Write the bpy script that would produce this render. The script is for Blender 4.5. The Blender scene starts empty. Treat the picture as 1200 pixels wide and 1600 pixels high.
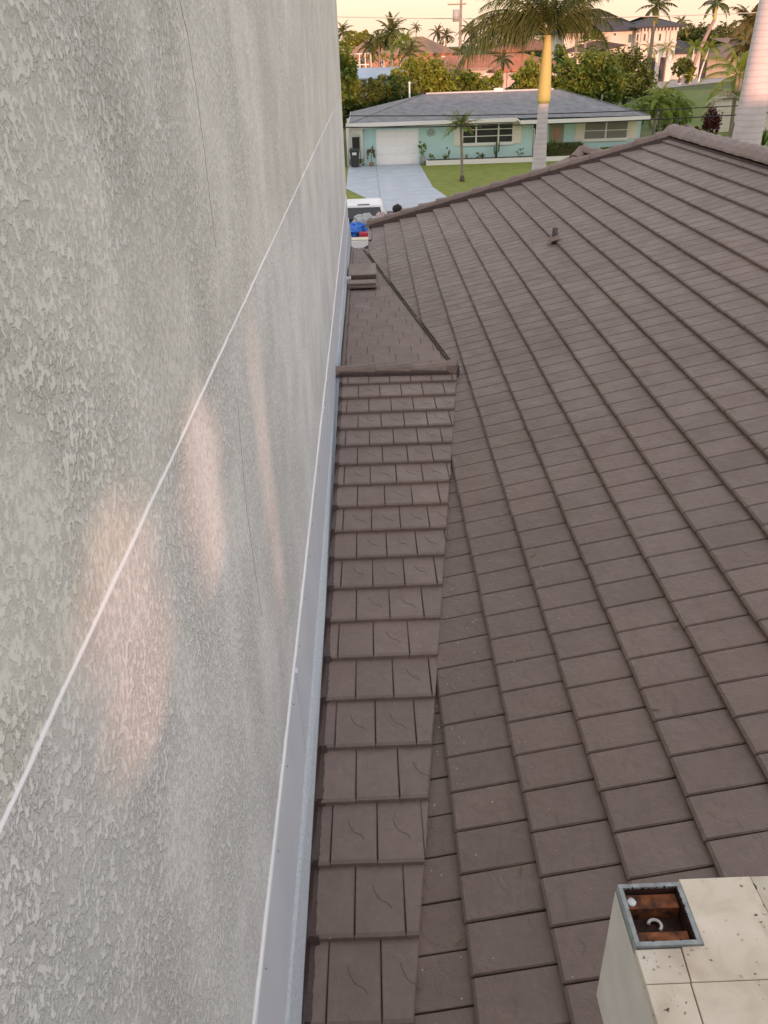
import bpy, bmesh, math, random
import numpy as np
from mathutils import Vector, Matrix, Euler
random.seed(7); RNG = np.random.default_rng(7)
S = bpy.context.scene
COL = S.collection
rad = math.radians
# ------------------------------------------------------------------ camera
CZ = 6.9                                   # camera height above the ground
FPX = 1258.4                               # focal length in pixels of a 1200 px wide frame
RT = Vector((0.99929, -0.022738, -0.029918)); UP = Vector((0.037279, 0.4996, 0.865454)); FW = Vector((0.0047315, 0.865958, -0.500095))
cam = bpy.data.cameras.new('camera'); camo = bpy.data.objects.new('camera', cam); COL.objects.link(camo)
cam.sensor_fit = 'HORIZONTAL'; cam.sensor_width = 36; cam.lens = FPX / 1200 * 36
cam.clip_start = .05; cam.clip_end = 6000
camo.matrix_world = Matrix(((RT.x, UP.x, -FW.x, 0), (RT.y, UP.y, -FW.y, 0), (RT.z, UP.z, -FW.z, CZ), (0, 0, 0, 1)))
S.camera = camo
# ------------------------------------------------------------------ sky, sun, exposure
SUN_EL, SUN_AZ = 2.6, 172.0                # azimuth from +Y (away from the viewer), positive = right; low behind the viewer
W = bpy.data.worlds.new('World'); S.world = W; W.use_nodes = True
nt = W.node_tree; bg = nt.nodes['Background']
sky = nt.nodes.new('ShaderNodeTexSky'); sky.sky_type = 'NISHITA'; sky.sun_disc = False
sky.sun_elevation = rad(SUN_EL); sky.sun_rotation = rad(SUN_AZ)
sky.air_density = 1.0; sky.dust_density = .5; sky.ozone_density = 1.0
hs_ = nt.nodes.new('ShaderNodeHueSaturation'); hs_.inputs['Saturation'].default_value = 2
h2_ = nt.nodes.new('ShaderNodeHueSaturation'); h2_.inputs['Saturation'].default_value = 2; h3_ = nt.nodes.new('ShaderNodeHueSaturation'); h3_.inputs['Saturation'].default_value = 2; h0_ = nt.nodes.new('ShaderNodeHueSaturation'); h0_.inputs['Saturation'].default_value = .5
tn_ = nt.nodes.new('ShaderNodeMix'); tn_.data_type = 'RGBA'; tn_.blend_type = 'MULTIPLY'; tn_.inputs[0].default_value = 1; tn_.inputs[7].default_value = (1, .885, .89, 1)     # rosy dusk air
gm_ = nt.nodes.new('ShaderNodeGamma'); gm_.inputs[1].default_value = .085      # softer contrast between the sunset side and the rest of the sky
nt.links.new(sky.outputs[0], h0_.inputs['Color']); nt.links.new(h0_.outputs[0], gm_.inputs[0]); nt.links.new(gm_.outputs[0], hs_.inputs['Color']); nt.links.new(hs_.outputs[0], h2_.inputs['Color']); nt.links.new(h2_.outputs[0], h3_.inputs['Color']); nt.links.new(h3_.outputs[0], tn_.inputs[6]); nt.links.new(tn_.outputs[2], bg.inputs[0]); bg.inputs[1].default_value = .15
sl = bpy.data.lights.new('sun', 'SUN'); sl.energy = .62; sl.angle = rad(.5); sl.color = (1, .46, .32)
so = bpy.data.objects.new('sun', sl); COL.objects.link(so)
sd = Vector((math.sin(rad(SUN_AZ)) * math.cos(rad(SUN_EL)), math.cos(rad(SUN_AZ)) * math.cos(rad(SUN_EL)), math.sin(rad(SUN_EL))))
so.rotation_euler = sd.to_track_quat('Z', 'Y').to_euler()
S.view_settings.view_transform = 'Standard'; S.view_settings.look = 'None'
S.view_settings.exposure = 2.93; S.view_settings.gamma = 1
# ------------------------------------------------------------------ helpers
def ray(x, y): return FW * FPX + RT * (x - 600) + UP * (800 - y)
def atY(x, y, Y):
    d = ray(x, y); return Vector((0, 0, CZ)) + d * (Y / d.y)
def atZ(x, y, z):
    d = ray(x, y); return Vector((0, 0, CZ)) + d * ((z - CZ) / d.z)
def proj(P):
    v = Vector(P) - Vector((0, 0, CZ)); z = v.dot(FW)
    return 600 + FPX * v.dot(RT) / z, 800 - FPX * v.dot(UP) / z, z
def tag(o, label=None, cat=None, group=None, kind=None):
    if label: o['label'] = label
    if cat: o['category'] = cat
    if group: o['group'] = group
    if kind: o['kind'] = kind
    return o
def empty(name, loc, rz=0, label=None, cat=None, group=None):
    o = bpy.data.objects.new(name, None); COL.objects.link(o); o.location = loc; o.rotation_euler.z = rz
    o.empty_display_size = .2
    return tag(o, label, cat, group)
class MB:
    def __init__(s): s.v = []; s.f = []; s.sm = []
    def add(s, vs, fs, smooth=False):
        n = len(s.v); s.v += [tuple(v) for v in vs]; s.f += [tuple(i + n for i in f) for f in fs]; s.sm += [smooth] * len(fs); return s
    def box(s, a, b):
        x0, y0, z0 = a; x1, y1, z1 = b
        return s.add([(x0,y0,z0),(x1,y0,z0),(x1,y1,z0),(x0,y1,z0),(x0,y0,z1),(x1,y0,z1),(x1,y1,z1),(x0,y1,z1)],
                     [(0,3,2,1),(4,5,6,7),(0,1,5,4),(1,2,6,5),(2,3,7,6),(3,0,4,7)])
    def hexa(s, p):   # 4 bottom, 4 top
        return s.add(p, [(0,3,2,1),(4,5,6,7),(0,1,5,4),(1,2,6,5),(2,3,7,6),(3,0,4,7)])
    def tube(s, pts, rs, n=8, cap=True, smooth=True):
        pts = [Vector(p) for p in pts]
        if not isinstance(rs, (list, tuple)): rs = [rs] * len(pts)
        vs = []; fs = []
        for i, p in enumerate(pts):
            t = (pts[min(i + 1, len(pts) - 1)] - pts[max(i - 1, 0)]).normalized()
            a = t.cross(Vector((0, 0, 1)) if abs(t.z) < .9 else Vector((1, 0, 0))).normalized(); b = t.cross(a)
            for k in range(n):
                w = 2 * math.pi * k / n; vs.append(p + (a * math.cos(w) + b * math.sin(w)) * rs[i])
        for i in range(len(pts) - 1):
            for k in range(n):
                k2 = (k + 1) % n; fs.append((i*n+k, i*n+k2, (i+1)*n+k2, (i+1)*n+k))
        s.add(vs, fs, smooth)
        if cap:
            m = len(s.v) - len(vs); s.f.append(tuple(m + k for k in range(n))); s.f.append(tuple(m + (len(pts)-1)*n + k for k in reversed(range(n)))); s.sm += [False, False]
        return s
    def extr(s, prof, a, b):  # list of 3-D points extruded along vector b-a
        n = len(prof); d = Vector(b) - Vector(a); p0 = [Vector(p) for p in prof]
        return s.add(p0 + [p + d for p in p0], [tuple(range(n)), tuple(range(2*n-1, n-1, -1))] + [(i, i+n, (i+1) % n + n, (i+1) % n) for i in range(n)])
    def ball(s, c, r, nu=10, nv=6, wob=0, seed=0):
        rr = random.Random(seed); r = (r, r, r) if not isinstance(r, (tuple, list)) else r
        vs = [(c[0], c[1], c[2] + r[2])]; fs = []
        for j in range(1, nv):
            th = math.pi * j / nv
            for i in range(nu):
                ph = 2 * math.pi * i / nu; k = 1 + wob * rr.uniform(-1, 1)
                vs.append((c[0] + r[0]*k*math.sin(th)*math.cos(ph), c[1] + r[1]*k*math.sin(th)*math.sin(ph), c[2] + r[2]*k*math.cos(th)))
        vs.append((c[0], c[1], c[2] - r[2])); L = len(vs) - 1
        for i in range(nu): fs.append((0, 1+i, 1+(i+1) % nu)); fs.append((L, L-nu+(i+1) % nu, L-nu+i))
        for j in range(nv-2):
            for i in range(nu):
                a = 1+j*nu+i; b = 1+j*nu+(i+1) % nu; fs.append((a, a+nu, b+nu, b))
        return s.add(vs, fs, True)
    def mesh(s, name, m=None):
        me = bpy.data.meshes.new(name); me.from_pydata(s.v, [], s.f); me.polygons.foreach_set('use_smooth', s.sm)
        if m:
            for x in (m if isinstance(m, (list, tuple)) else [m]): me.materials.append(x)
        me.update(); return me
    def build(s, name, m=None, parent=None, loc=None, fix=True, **kw):
        me = s.mesh(name, m)
        if fix:
            b = bmesh.new(); b.from_mesh(me); bmesh.ops.recalc_face_normals(b, faces=b.faces); b.to_mesh(me); b.free()
        o = bpy.data.objects.new(name, me); COL.objects.link(o)
        if parent: o.parent = parent
        if loc is not None: o.location = loc
        return tag(o, **kw)
def link(name, me, parent=None, mw=None, **kw):
    o = bpy.data.objects.new(name, me); COL.objects.link(o)
    if parent: o.parent = parent
    if mw is not None: o.matrix_local = mw
    return tag(o, **kw)
def quads(name, V, m, parent=None, loc=None, k=4, **kw):   # numpy (n,k,3) faces
    n = V.shape[0]; me = bpy.data.meshes.new(name)
    me.vertices.add(n*k); me.vertices.foreach_set('co', V.reshape(-1).astype(np.float32))
    me.loops.add(n*k); me.loops.foreach_set('vertex_index', np.arange(n*k, dtype=np.int32))
    me.polygons.add(n); me.polygons.foreach_set('loop_start', np.arange(0, n*k, k, dtype=np.int32))
    me.update(calc_edges=True); me.materials.append(m)
    if name is None: return me
    return link(name, me, parent, **kw) if loc is None else link(name, me, parent, Matrix.Translation(loc), **kw)
# ------------------------------------------------------------------ materials
def mat(name, col, rough=.7, var=0, vscale=3, bump=0, bscale=40, rnd=0, metal=0, spec=.5, col2=None, trans=0, detail=4, coords='Object', isl=False):
    m = bpy.data.materials.new(name); m.use_nodes = True; n = m.node_tree.nodes; L = m.node_tree.links; p = n['Principled BSDF']
    p.inputs['Roughness'].default_value = rough; p.inputs['Metallic'].default_value = metal; p.inputs['Specular IOR Level'].default_value = spec
    c = (*col, 1); p.inputs['Base Color'].default_value = c
    tc = n.new('ShaderNodeTexCoord'); out = None
    if var or col2:
        t = n.new('ShaderNodeTexNoise'); t.inputs['Scale'].default_value = vscale; t.inputs['Detail'].default_value = detail
        L.new(tc.outputs[coords], t.inputs['Vector'])
        r = n.new('ShaderNodeMapRange'); r.inputs[1].default_value = .3; r.inputs[2].default_value = .7; L.new(t.outputs[0], r.inputs[0])
        x = n.new('ShaderNodeMix'); x.data_type = 'RGBA'; L.new(r.outputs[0], x.inputs[0])
        x.inputs[6].default_value = tuple(v*(1-var) for v in col) + (1,)
        x.inputs[7].default_value = (*(col2 if col2 else tuple(v*(1+var) for v in col)), 1); out = x.outputs[2]
    if rnd:
        oi = n.new('ShaderNodeObjectInfo'); src = oi.outputs['Random']
        if isl:
            g = n.new('ShaderNodeNewGeometry'); a = n.new('ShaderNodeMath'); a.operation = 'ADD'; L.new(oi.outputs['Random'], a.inputs[0]); L.new(g.outputs['Random Per Island'], a.inputs[1])
            f = n.new('ShaderNodeMath'); f.operation = 'FRACT'; L.new(a.outputs[0], f.inputs[0]); src = f.outputs[0]
        r = n.new('ShaderNodeMapRange'); r.inputs[3].default_value = 1-rnd; r.inputs[4].default_value = 1+rnd; L.new(src, r.inputs[0])
        h = n.new('ShaderNodeHueSaturation'); L.new(r.outputs[0], h.inputs['Value'])
        if out: L.new(out, h.inputs['Color'])
        else: h.inputs['Color'].default_value = c
        out = h.outputs[0]
    if out: L.new(out, p.inputs['Base Color'])
    if bump:
        t = n.new('ShaderNodeTexNoise'); t.inputs['Scale'].default_value = bscale; t.inputs['Detail'].default_value = 5; L.new(tc.outputs[coords], t.inputs['Vector'])
        b = n.new('ShaderNodeBump'); b.inputs['Strength'].default_value = 1; b.inputs['Distance'].default_value = bump; L.new(t.outputs[0], b.inputs['Height']); L.new(b.outputs[0], p.inputs['Normal'])
    if trans:
        ts = n.new('ShaderNodeBsdfTranslucent'); mx = n.new('ShaderNodeMixShader'); mx.inputs[0].default_value = trans
        if out: L.new(out, ts.inputs[0])
        else: ts.inputs[0].default_value = c
        o = n['Material Output']; L.new(p.outputs[0], mx.inputs[1]); L.new(ts.outputs[0], mx.inputs[2]); L.new(mx.outputs[0], o.inputs[0])
    return m
def N(m, t, **kw):
    x = m.node_tree.nodes.new(t)
    for k, v in kw.items(): setattr(x, k, v)
    return x
def stucco(name, low, high, blue):
    """knock-down stucco: flat plateaus with trowelled edges, paler where the coat is rubbed"""
    m = bpy.data.materials.new(name); m.use_nodes = True; n = m.node_tree.nodes; L = m.node_tree.links; p = n['Principled BSDF']
    p.inputs['Roughness'].default_value = .75; p.inputs['Specular IOR Level'].default_value = .35
    tc = N(m, 'ShaderNodeTexCoord'); mp = N(m, 'ShaderNodeMapping'); mp.inputs['Scale'].default_value = (1, .85, .72); mp.inputs['Rotation'].default_value = (rad(24), 0, 0)
    L.new(tc.outputs['Object'], mp.inputs[0])
    def noise(sc, det, src=mp.outputs[0], dist=0, ro=.5):
        t = N(m, 'ShaderNodeTexNoise'); t.inputs['Scale'].default_value = sc; t.inputs['Detail'].default_value = det; t.inputs['Distortion'].default_value = dist; t.inputs['Roughness'].default_value = ro; L.new(src, t.inputs['Vector']); return t.outputs[0]
    def mr(src, a, b, c=0, d=1, sm=True):
        r = N(m, 'ShaderNodeMapRange'); r.interpolation_type = 'SMOOTHSTEP' if sm else 'LINEAR'
        for i, v in zip((1, 2, 3, 4), (a, b, c, d)): r.inputs[i].default_value = v
        L.new(src, r.inputs[0]); return r.outputs[0]
    def math_(op, a, b):
        x = N(m, 'ShaderNodeMath', operation=op)
        for i, v in enumerate((a, b)):
            if isinstance(v, (int, float)): x.inputs[i].default_value = v
            else: L.new(v, x.inputs[i])
        return x.outputs[0]
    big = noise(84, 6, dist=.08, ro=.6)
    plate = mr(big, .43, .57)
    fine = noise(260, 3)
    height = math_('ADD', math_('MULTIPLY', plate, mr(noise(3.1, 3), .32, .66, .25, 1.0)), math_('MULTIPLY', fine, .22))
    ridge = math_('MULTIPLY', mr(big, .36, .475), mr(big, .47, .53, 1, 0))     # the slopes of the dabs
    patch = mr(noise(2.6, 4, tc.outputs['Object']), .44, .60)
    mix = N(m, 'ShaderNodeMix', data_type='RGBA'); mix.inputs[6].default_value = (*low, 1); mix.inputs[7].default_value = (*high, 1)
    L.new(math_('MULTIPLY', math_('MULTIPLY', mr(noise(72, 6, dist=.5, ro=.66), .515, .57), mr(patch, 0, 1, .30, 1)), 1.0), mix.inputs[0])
    # shade of the low joints multiplied into the colour; faint stains running down
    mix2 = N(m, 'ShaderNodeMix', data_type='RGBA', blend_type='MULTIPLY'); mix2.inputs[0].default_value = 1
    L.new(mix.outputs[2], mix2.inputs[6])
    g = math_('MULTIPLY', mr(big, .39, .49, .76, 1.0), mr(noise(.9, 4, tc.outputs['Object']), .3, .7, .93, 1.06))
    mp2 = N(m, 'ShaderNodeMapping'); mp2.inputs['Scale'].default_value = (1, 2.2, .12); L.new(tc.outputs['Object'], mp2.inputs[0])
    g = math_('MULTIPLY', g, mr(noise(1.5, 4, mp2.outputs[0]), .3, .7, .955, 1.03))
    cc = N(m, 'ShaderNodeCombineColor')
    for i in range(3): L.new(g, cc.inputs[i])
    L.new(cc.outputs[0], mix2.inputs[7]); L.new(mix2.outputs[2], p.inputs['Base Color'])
    b = N(m, 'ShaderNodeBump'); b.inputs['Strength'].default_value = 1; b.inputs['Distance'].default_value = .0034; L.new(height, b.inputs['Height']); L.new(b.outputs[0], p.inputs['Normal'])
    return m
def tile_mat(name, col, speck=True, slate=1.0, rnd=.06, rough=.5):
    m = bpy.data.materials.new(name); m.use_nodes = True; L = m.node_tree.links; p = m.node_tree.nodes['Principled BSDF']
    p.inputs['Specular IOR Level'].default_value = .5
    g = N(m, 'ShaderNodeNewGeometry'); tc = g.outputs['Position']
    def noise(sc, det, src=tc, dist=0):
        t = N(m, 'ShaderNodeTexNoise'); t.inputs['Scale'].default_value = sc; t.inputs['Detail'].default_value = det; t.inputs['Distortion'].default_value = dist; L.new(src, t.inputs['Vector']); return t.outputs[0]
    def mr(src, a, b, c=0, d=1):
        r = N(m, 'ShaderNodeMapRange')
        for i, v in zip((1, 2, 3, 4), (a, b, c, d)): r.inputs[i].default_value = v
        L.new(src, r.inputs[0]); return r.outputs[0]
    def mul(a, b, op='MULTIPLY'):
        x = N(m, 'ShaderNodeMath', operation=op); L.new(a, x.inputs[0])
        if isinstance(b, (int, float)): x.inputs[1].default_value = b
        else: L.new(b, x.inputs[1])
        return x.outputs[0]
    oi = N(m, 'ShaderNodeObjectInfo'); fr = mul(mul(oi.outputs['Random'], g.outputs['Random Per Island'], 'ADD'), 1, 'FRACT')
    v = mul(mr(fr, 0, 1, 1-rnd, 1+rnd), mr(noise(1.1, 4), .3, .7, .93, 1.07)); v = mul(v, mr(noise(28, 5), .3, .7, .93, 1.07)); v = mul(v, mr(noise(9, 3), .35, .65, .96, 1.04))
    hs = N(m, 'ShaderNodeHueSaturation'); hs.inputs['Color'].default_value = (*col, 1); L.new(v, hs.inputs['Value']); L.new(mr(noise(.8, 2), .3, .7, .95, 1.05), hs.inputs['Saturation'])
    out = hs.outputs[0]
    if speck:
        vo = N(m, 'ShaderNodeTexVoronoi'); vo.inputs['Scale'].default_value = 14; L.new(tc, vo.inputs['Vector'])
        spot = mul(mr(vo.outputs['Distance'], .05, .085, 1, 0), mr(noise(2.3, 2), .5, .62))
        wn = N(m, 'ShaderNodeSeparateColor'); L.new(vo.outputs['Color'], wn.inputs[0]); spot = mul(spot, mr(wn.outputs[0], .80, .84))
        mx = N(m, 'ShaderNodeMix', data_type='RGBA'); L.new(mul(spot, .75), mx.inputs[0]); L.new(out, mx.inputs[6]); mx.inputs[7].default_value = (.5, .48, .42, 1); out = mx.outputs[2]
    L.new(out, p.inputs['Base Color']); L.new(mr(noise(5, 4), .3, .7, rough-.07, rough+.12), p.inputs['Roughness'])
    h = mul(mul(mr(noise(11, 6, dist=.5), .44, .56), .4), mul(noise(90, 4), .4), 'ADD')
    b = N(m, 'ShaderNodeBump'); b.inputs['Strength'].default_value = 1; b.inputs['Distance'].default_value = .006 * slate; L.new(h, b.inputs['Height']); L.new(b.outputs[0], p.inputs['Normal'])
    return m
M = {}
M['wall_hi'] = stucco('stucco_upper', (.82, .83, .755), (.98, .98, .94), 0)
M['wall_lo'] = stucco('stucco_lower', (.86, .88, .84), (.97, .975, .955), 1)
M['caulk'] = mat('white_caulk', (.93, .93, .92), .5)
M['flash'] = mat('pale_blue_grey_paint', (.76, .81, .86), .45, var=.04, vscale=2.5, bump=.0012, bscale=9)
M['flash2'] = mat('blue_grey_stuccoed_base', (.58, .63, .66), .7, var=.12, vscale=60, bump=.0015, bscale=300)
M['seal'] = mat('dark_brown_mastic', (.045, .022, .017), .45, var=.3, vscale=60, bump=.003, bscale=150)
M['tile'] = tile_mat('brown_slate_tile', (.195, .143, .119))
M['tile2'] = tile_mat('brown_slate_tile_small', (.205, .151, .127), slate=.55, rough=.48)
M['cap'] = tile_mat('brown_ridge_tile', (.225, .165, .138), speck=False, slate=.7)
M['shing'] = tile_mat('brown_painted_shingle', (.205, .153, .130), speck=False, slate=.25, rough=.6)
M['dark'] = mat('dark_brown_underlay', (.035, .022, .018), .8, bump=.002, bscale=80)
M['mortar'] = mat('dark_brown_mortar', (.06, .036, .03), .8, var=.3, vscale=20, bump=.006, bscale=40)
# =================================================================== THE GROUND
def sheet(name, pts, z, m, kind='structure', **kw):
    b = MB(); b.add([(x, y, z) for x, y in pts], [tuple(range(len(pts)))]); return b.build(name, m, kind=kind, **kw)
M['grass'] = mat('lawn_grass', (.16, .215, .022), .9, col2=(.26, .28, .05), vscale=1.6, bump=.06, bscale=18, detail=8)
M['grassfar'] = mat('far_grass', (.06, .085, .02), .9, col2=(.09, .12, .03), vscale=.2, bump=.05, bscale=8)
M['asphalt'] = mat('asphalt', (.06, .06, .062), .85, var=.15, vscale=2, bump=.004, bscale=80)
M['bluedrive'] = mat('blue_grey_painted_concrete', (.37, .415, .46), .55, col2=(.47, .52, .56), vscale=1.3, bump=.001, bscale=60)
M['conc'] = mat('pale_concrete', (.42, .40, .37), .8, var=.1, vscale=1.5, bump=.002, bscale=60)
G = sheet('ground', [(-1500, -60), (1500, -60), (1500, 3000), (-1500, 3000)], 0, M['grassfar'])
sheet('lawn', [(-14, 41.6), (30, 41.6), (30, 58), (-14, 58)], .02, M['grass'])
sheet('road', [(-200, 34.6), (200, 34.6), (200, 40.8), (-200, 40.8)], .012, M['asphalt'])
sheet('forecourt', [(-2.6, 20), (3.2, 20), (3.2, 34.6), (-2.6, 34.6)], .014, M['conc'])
b = MB()
b.add([(-1.25, 58.55, .03), (.58, 58.55, .03), (.60, 44.2, .03), (.1, 44.2, .03), (-1.25, 48.6, .03)], [(0, 1, 2, 3, 4)]); b.add([(.60, 58.55, .03), (3.50, 58.6, .03), (3.62, 48, .03), (4.35, 42.6, .03), (4.7, 40.8, .03), (-.6, 40.8, .03), (.12, 44.1, .03), (.62, 44.1, .03)], [(0, 1, 2, 3, 4, 5, 6, 7)])
b.build('driveway', M['bluedrive'], kind='structure')
b = MB()
for y_ in (46.6, 50.6, 54.6): b.add([(-1.0 if y_ > 48.6 else .62, y_, .0305), (3.7, y_, .0305), (3.7, y_ + .05, .0305), (-1.0 if y_ > 48.6 else .62, y_ + .05, .0305)], [(0, 1, 2, 3)])
b.build('drive_joints', mat('drive_joint', (.26, .30, .34), .8), kind='structure')
# =================================================================== OUR STUCCO WALL (left)
XW = -.46
wallb = empty('stucco_building', (XW - 3, 8, 0), label='tall grey stuccoed building wall close on the left, running along the tiled roof', cat='building')
O = Vector((XW - 3, 8, 0))
def wp(b, name, m, **kw):      # world-space geometry parented to the wall thing
    o = b.build(name, m, wallb, **kw); o.location = -O; return o
YE = 17.75
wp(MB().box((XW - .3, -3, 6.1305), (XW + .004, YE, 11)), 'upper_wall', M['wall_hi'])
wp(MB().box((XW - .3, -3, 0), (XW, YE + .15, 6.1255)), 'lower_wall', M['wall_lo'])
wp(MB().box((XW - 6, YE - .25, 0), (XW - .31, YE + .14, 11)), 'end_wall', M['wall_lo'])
wp(MB().box((XW - 6, -3, 11.001), (XW + .25, YE + .25, 11.15)), 'roof_slab', M['flash'])
def bead(z0, zf, r, y0, y1, step=.06, x=XW):
    b = MB(); y = y0; pts = []; rs = []
    while y < y1:
        st = step * (1 + .25 * max(y, 0)); pts.append((x + r*.3, y, z0 + random.uniform(-1, 1) * r*.35 + zf(y))); rs.append(r * random.uniform(.75, 1.25)); y += st
    b.tube(pts, rs, 6); return b
wp(bead(6.128, lambda y: 0, .0044, -1, 13, x=XW + .0028), 'caulk_joint', M['caulk'])
wp(bead(4.255, lambda y: .004*math.sin(y*1.3), .0085, -1, YE), 'caulk_joint', M['caulk'])
# hairline cracks
for (pts, r) in [([(278,0),(292,60),(304,140),(316,230),(328,330),(336,400)], .0007), ([(370,620),(380,740),(386,800),(400,900),(412,980)], .0006)]:
    b = MB(); P = []
    for (px, py) in pts:
        d = ray(px, py); t = (XW - 0) / d.x; q = Vector((0, 0, CZ)) + d * t; P.append((XW + (.0045 if q.z > 6.12 else .0005), q.y + random.uniform(-.004, .004), q.z))
    P2 = []
    for i in range(len(P)-1):
        for k in range(5):
            a = k/5; P2.append(tuple(P[i][j]*(1-a)+P[i+1][j]*a + (random.uniform(-.004, .004) if j == 1 else 0) for j in range(3)))
    b.tube(P2, r, 4); wp(b, 'hairline_crack', mat('crack_dark', (.45, .43, .38), .9))
# roof heights
def zS(y): return CZ - 3.5163 + .03968*y if y < 8.62 else CZ - 3.5163 + .03968*8.62 - .0417*(y - 8.62)
MS = .31876; ZM = CZ - 3.46534
def zM(x): return ZM + MS*x
# flashing : flat upper leg, stuccoed base kicking out onto the roof
b = MB(); ys = [-1, 2, 5, 8.6, 12, 15, YE - .02]
pr = lambda y: [(XW + .001, y, 4.247), (XW + .010, y, 4.243), (XW + .020, y, 3.64 + .01*y), (XW + .004, y, 3.62 + .01*y)]
for i in range(len(ys)-1):
    a, c = pr(ys[i]), pr(ys[i+1]); b.add(a + c, [(0, 1, 5, 4), (1, 2, 6, 5), (2, 3, 7, 6)])
wp(b, 'flashing', M['flash'])
b = MB()
pr = lambda y: [(XW + .018, y, 3.635 + .01*y), (XW + .032, y, 3.62 + .01*y), (-.388, y, zS(y) + .015), (-.40, y, zS(y) - .06)]
for i in range(len(ys)-1):
    a, c = pr(ys[i]), pr(ys[i+1]); b.add(a + c, [(0, 1, 5, 4), (1, 2, 6, 5), (2, 3, 7, 6)])
wp(b, 'wall_base', M['flash2'])
b = MB(); y = -1; prev = None
while y < 16.9:
    w = .040 + .010*math.sin(y*7)*.4 + random.uniform(-.005, .005)
    if y > 8.7: w *= 1.0
    # the mastic climbs over each tile, so it follows the roof with a ragged edge
    k = (y - 2.14) / .3605; up = .034 * (1 - (k % 1)) if y < 8.5 else .006
    row = [(-.391, y, zS(y) + .052), (-.378, y, zS(y) + up + .018), (-.384 + w, y, zS(y) + up + .0075), (-.380 + w, y, zS(y) - .02)]
    if prev: b.add(prev + row, [(0, 1, 5, 4), (1, 2, 6, 5), (2, 3, 7, 6)])
    prev = row; y += .022 if y < 9 else .06
wp(b, 'mastic_strip', M['seal'])
# unseen blockers added behind the viewer to shade and shape the low sun
scr = empty('slatted_screen', (.2, -2.6, 4.6), label='tall privacy screen with leaf-shaped openings standing behind the viewer against the stucco wall', cat='screen')  # added out of view; lets sun through only as patches on the wall
OPN = [(.072, .064, 1.27, 1.84), (.170, .066, 1.22, 1.80), (.322, .030, .10, 1.86)]       # centre, width, bottom, top of the leaf-shaped openings
def hwid(o, z): return 0 if not o[2] < z < o[3] else o[1]/2*(1 + .18*math.sin(z*19 + o[0]*90) + .10*math.sin(z*47))*(math.sin(math.pi*(z-o[2])/(o[3]-o[2])))**.6
zs = [i*.06 for i in range(0, 33)]
for i in range(4):
    b = MB()
    for k in range(len(zs)-1):
        def ed(z): return ((-.46 if i == 0 else OPN[i-1][0] + hwid(OPN[i-1], z)) - .2, (2.4 if i == 3 else OPN[i][0] - hwid(OPN[i], z)) - .2)
        (a0, a1), (c0, c1) = ed(zs[k]), ed(zs[k+1]); b.add([(a0, 0, zs[k]), (a1, 0, zs[k]), (c1, 0, zs[k+1]), (c0, 0, zs[k+1])], [(0, 1, 2, 3)])
    b.build('slat', M['flash'], scr)
MB().box((-.65, -.05, 1.92), (2.2, .05, 4.5)).build('top_panel', M['flash'], scr)
MB().box((-.65, -.05, -4.6), (2.2, .05, -.001)).build('bottom_panel', M['flash'], scr)
nb = empty('neighbouring_house', (10, -30, 0), label='two storey house standing across the canal behind the viewer', cat='house')  # added mass out of view, heights set by where its shade falls
for x0, x1, h in ((-60, -3.5, 4.8), (-3.45, 70, 6.5)):
    MB().box((x0, -5, 0), (x1, 5, h)).build('wall', M['wall_lo'], nb)
    MB().add([(x0, -6, h), (x1, -6, h), (x1, 6, h), (x0, 6, h), (x0 + 2, 0, h + 1.4), (x1 - 2, 0, h + 1.4)], [(0, 1, 5, 4), (2, 3, 4, 5), (1, 2, 5), (3, 0, 4)]).build('roof', M['flash'], nb)
# laps and nail heads of the flashing
for y_ in (3.05, 6.4, 10.2, 14.1):
    wp(MB().box((XW + .0105, y_, 3.66 + .01*y_), (XW + .0225, y_ + .035, 4.243)), 'flashing_lap', M['flash'])
b = MB(); y_ = .8
while y_ < 15: b.ball((XW + .013, y_ + random.uniform(-.03, .03), 4.19 + random.uniform(-.006, .006)), (.0025, .0045, .0045), 6, 4); y_ += .42
wp(b, 'nail_heads', M['gutn'] if 'gutn' in M else mat('dull_nail', (.35, .36, .36), .5, metal=.6))
# =================================================================== TILED ROOF HOUSE
house = empty('tiled_roof_house', (4, 10, 0), label='house roof of brown slate-look tiles filling the right side, with hip and ridge caps', cat='house')
HO = Vector((4, 10, 0))
def hp(b, name, m, parent=None, **kw):
    o = b.build(name, m, parent or house, **kw)
    if parent is None: o.location = -HO
    return o
APEX = Vector((5.884, 16.48, ZM + MS*5.884)); HIPL = Vector((.058, 18.64, ZM + MS*.058)); HIPR = Vector((11.7, 18.2, ZM + .01))
V0 = Vector((.935, 8.40, 0)); V1 = Vector((-.145, 16.66, 0))
def clip(poly, a, b_):   # keep the side to the left of a->b in plan
    out = []; n = len(poly)
    def sd_(p): return (b_[0]-a[0])*(p[1]-a[1]) - (b_[1]-a[1])*(p[0]-a[0])
    for i in range(n):
        p, q = poly[i], poly[(i+1) % n]; dp, dq = sd_(p), sd_(q)
        if dp >= 0: out.append(p)
        if (dp >= 0) != (dq >= 0):
            t = dp/(dp-dq); out.append((p[0]+(q[0]-p[0])*t, p[1]+(q[1]-p[1])*t))
    return out
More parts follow.
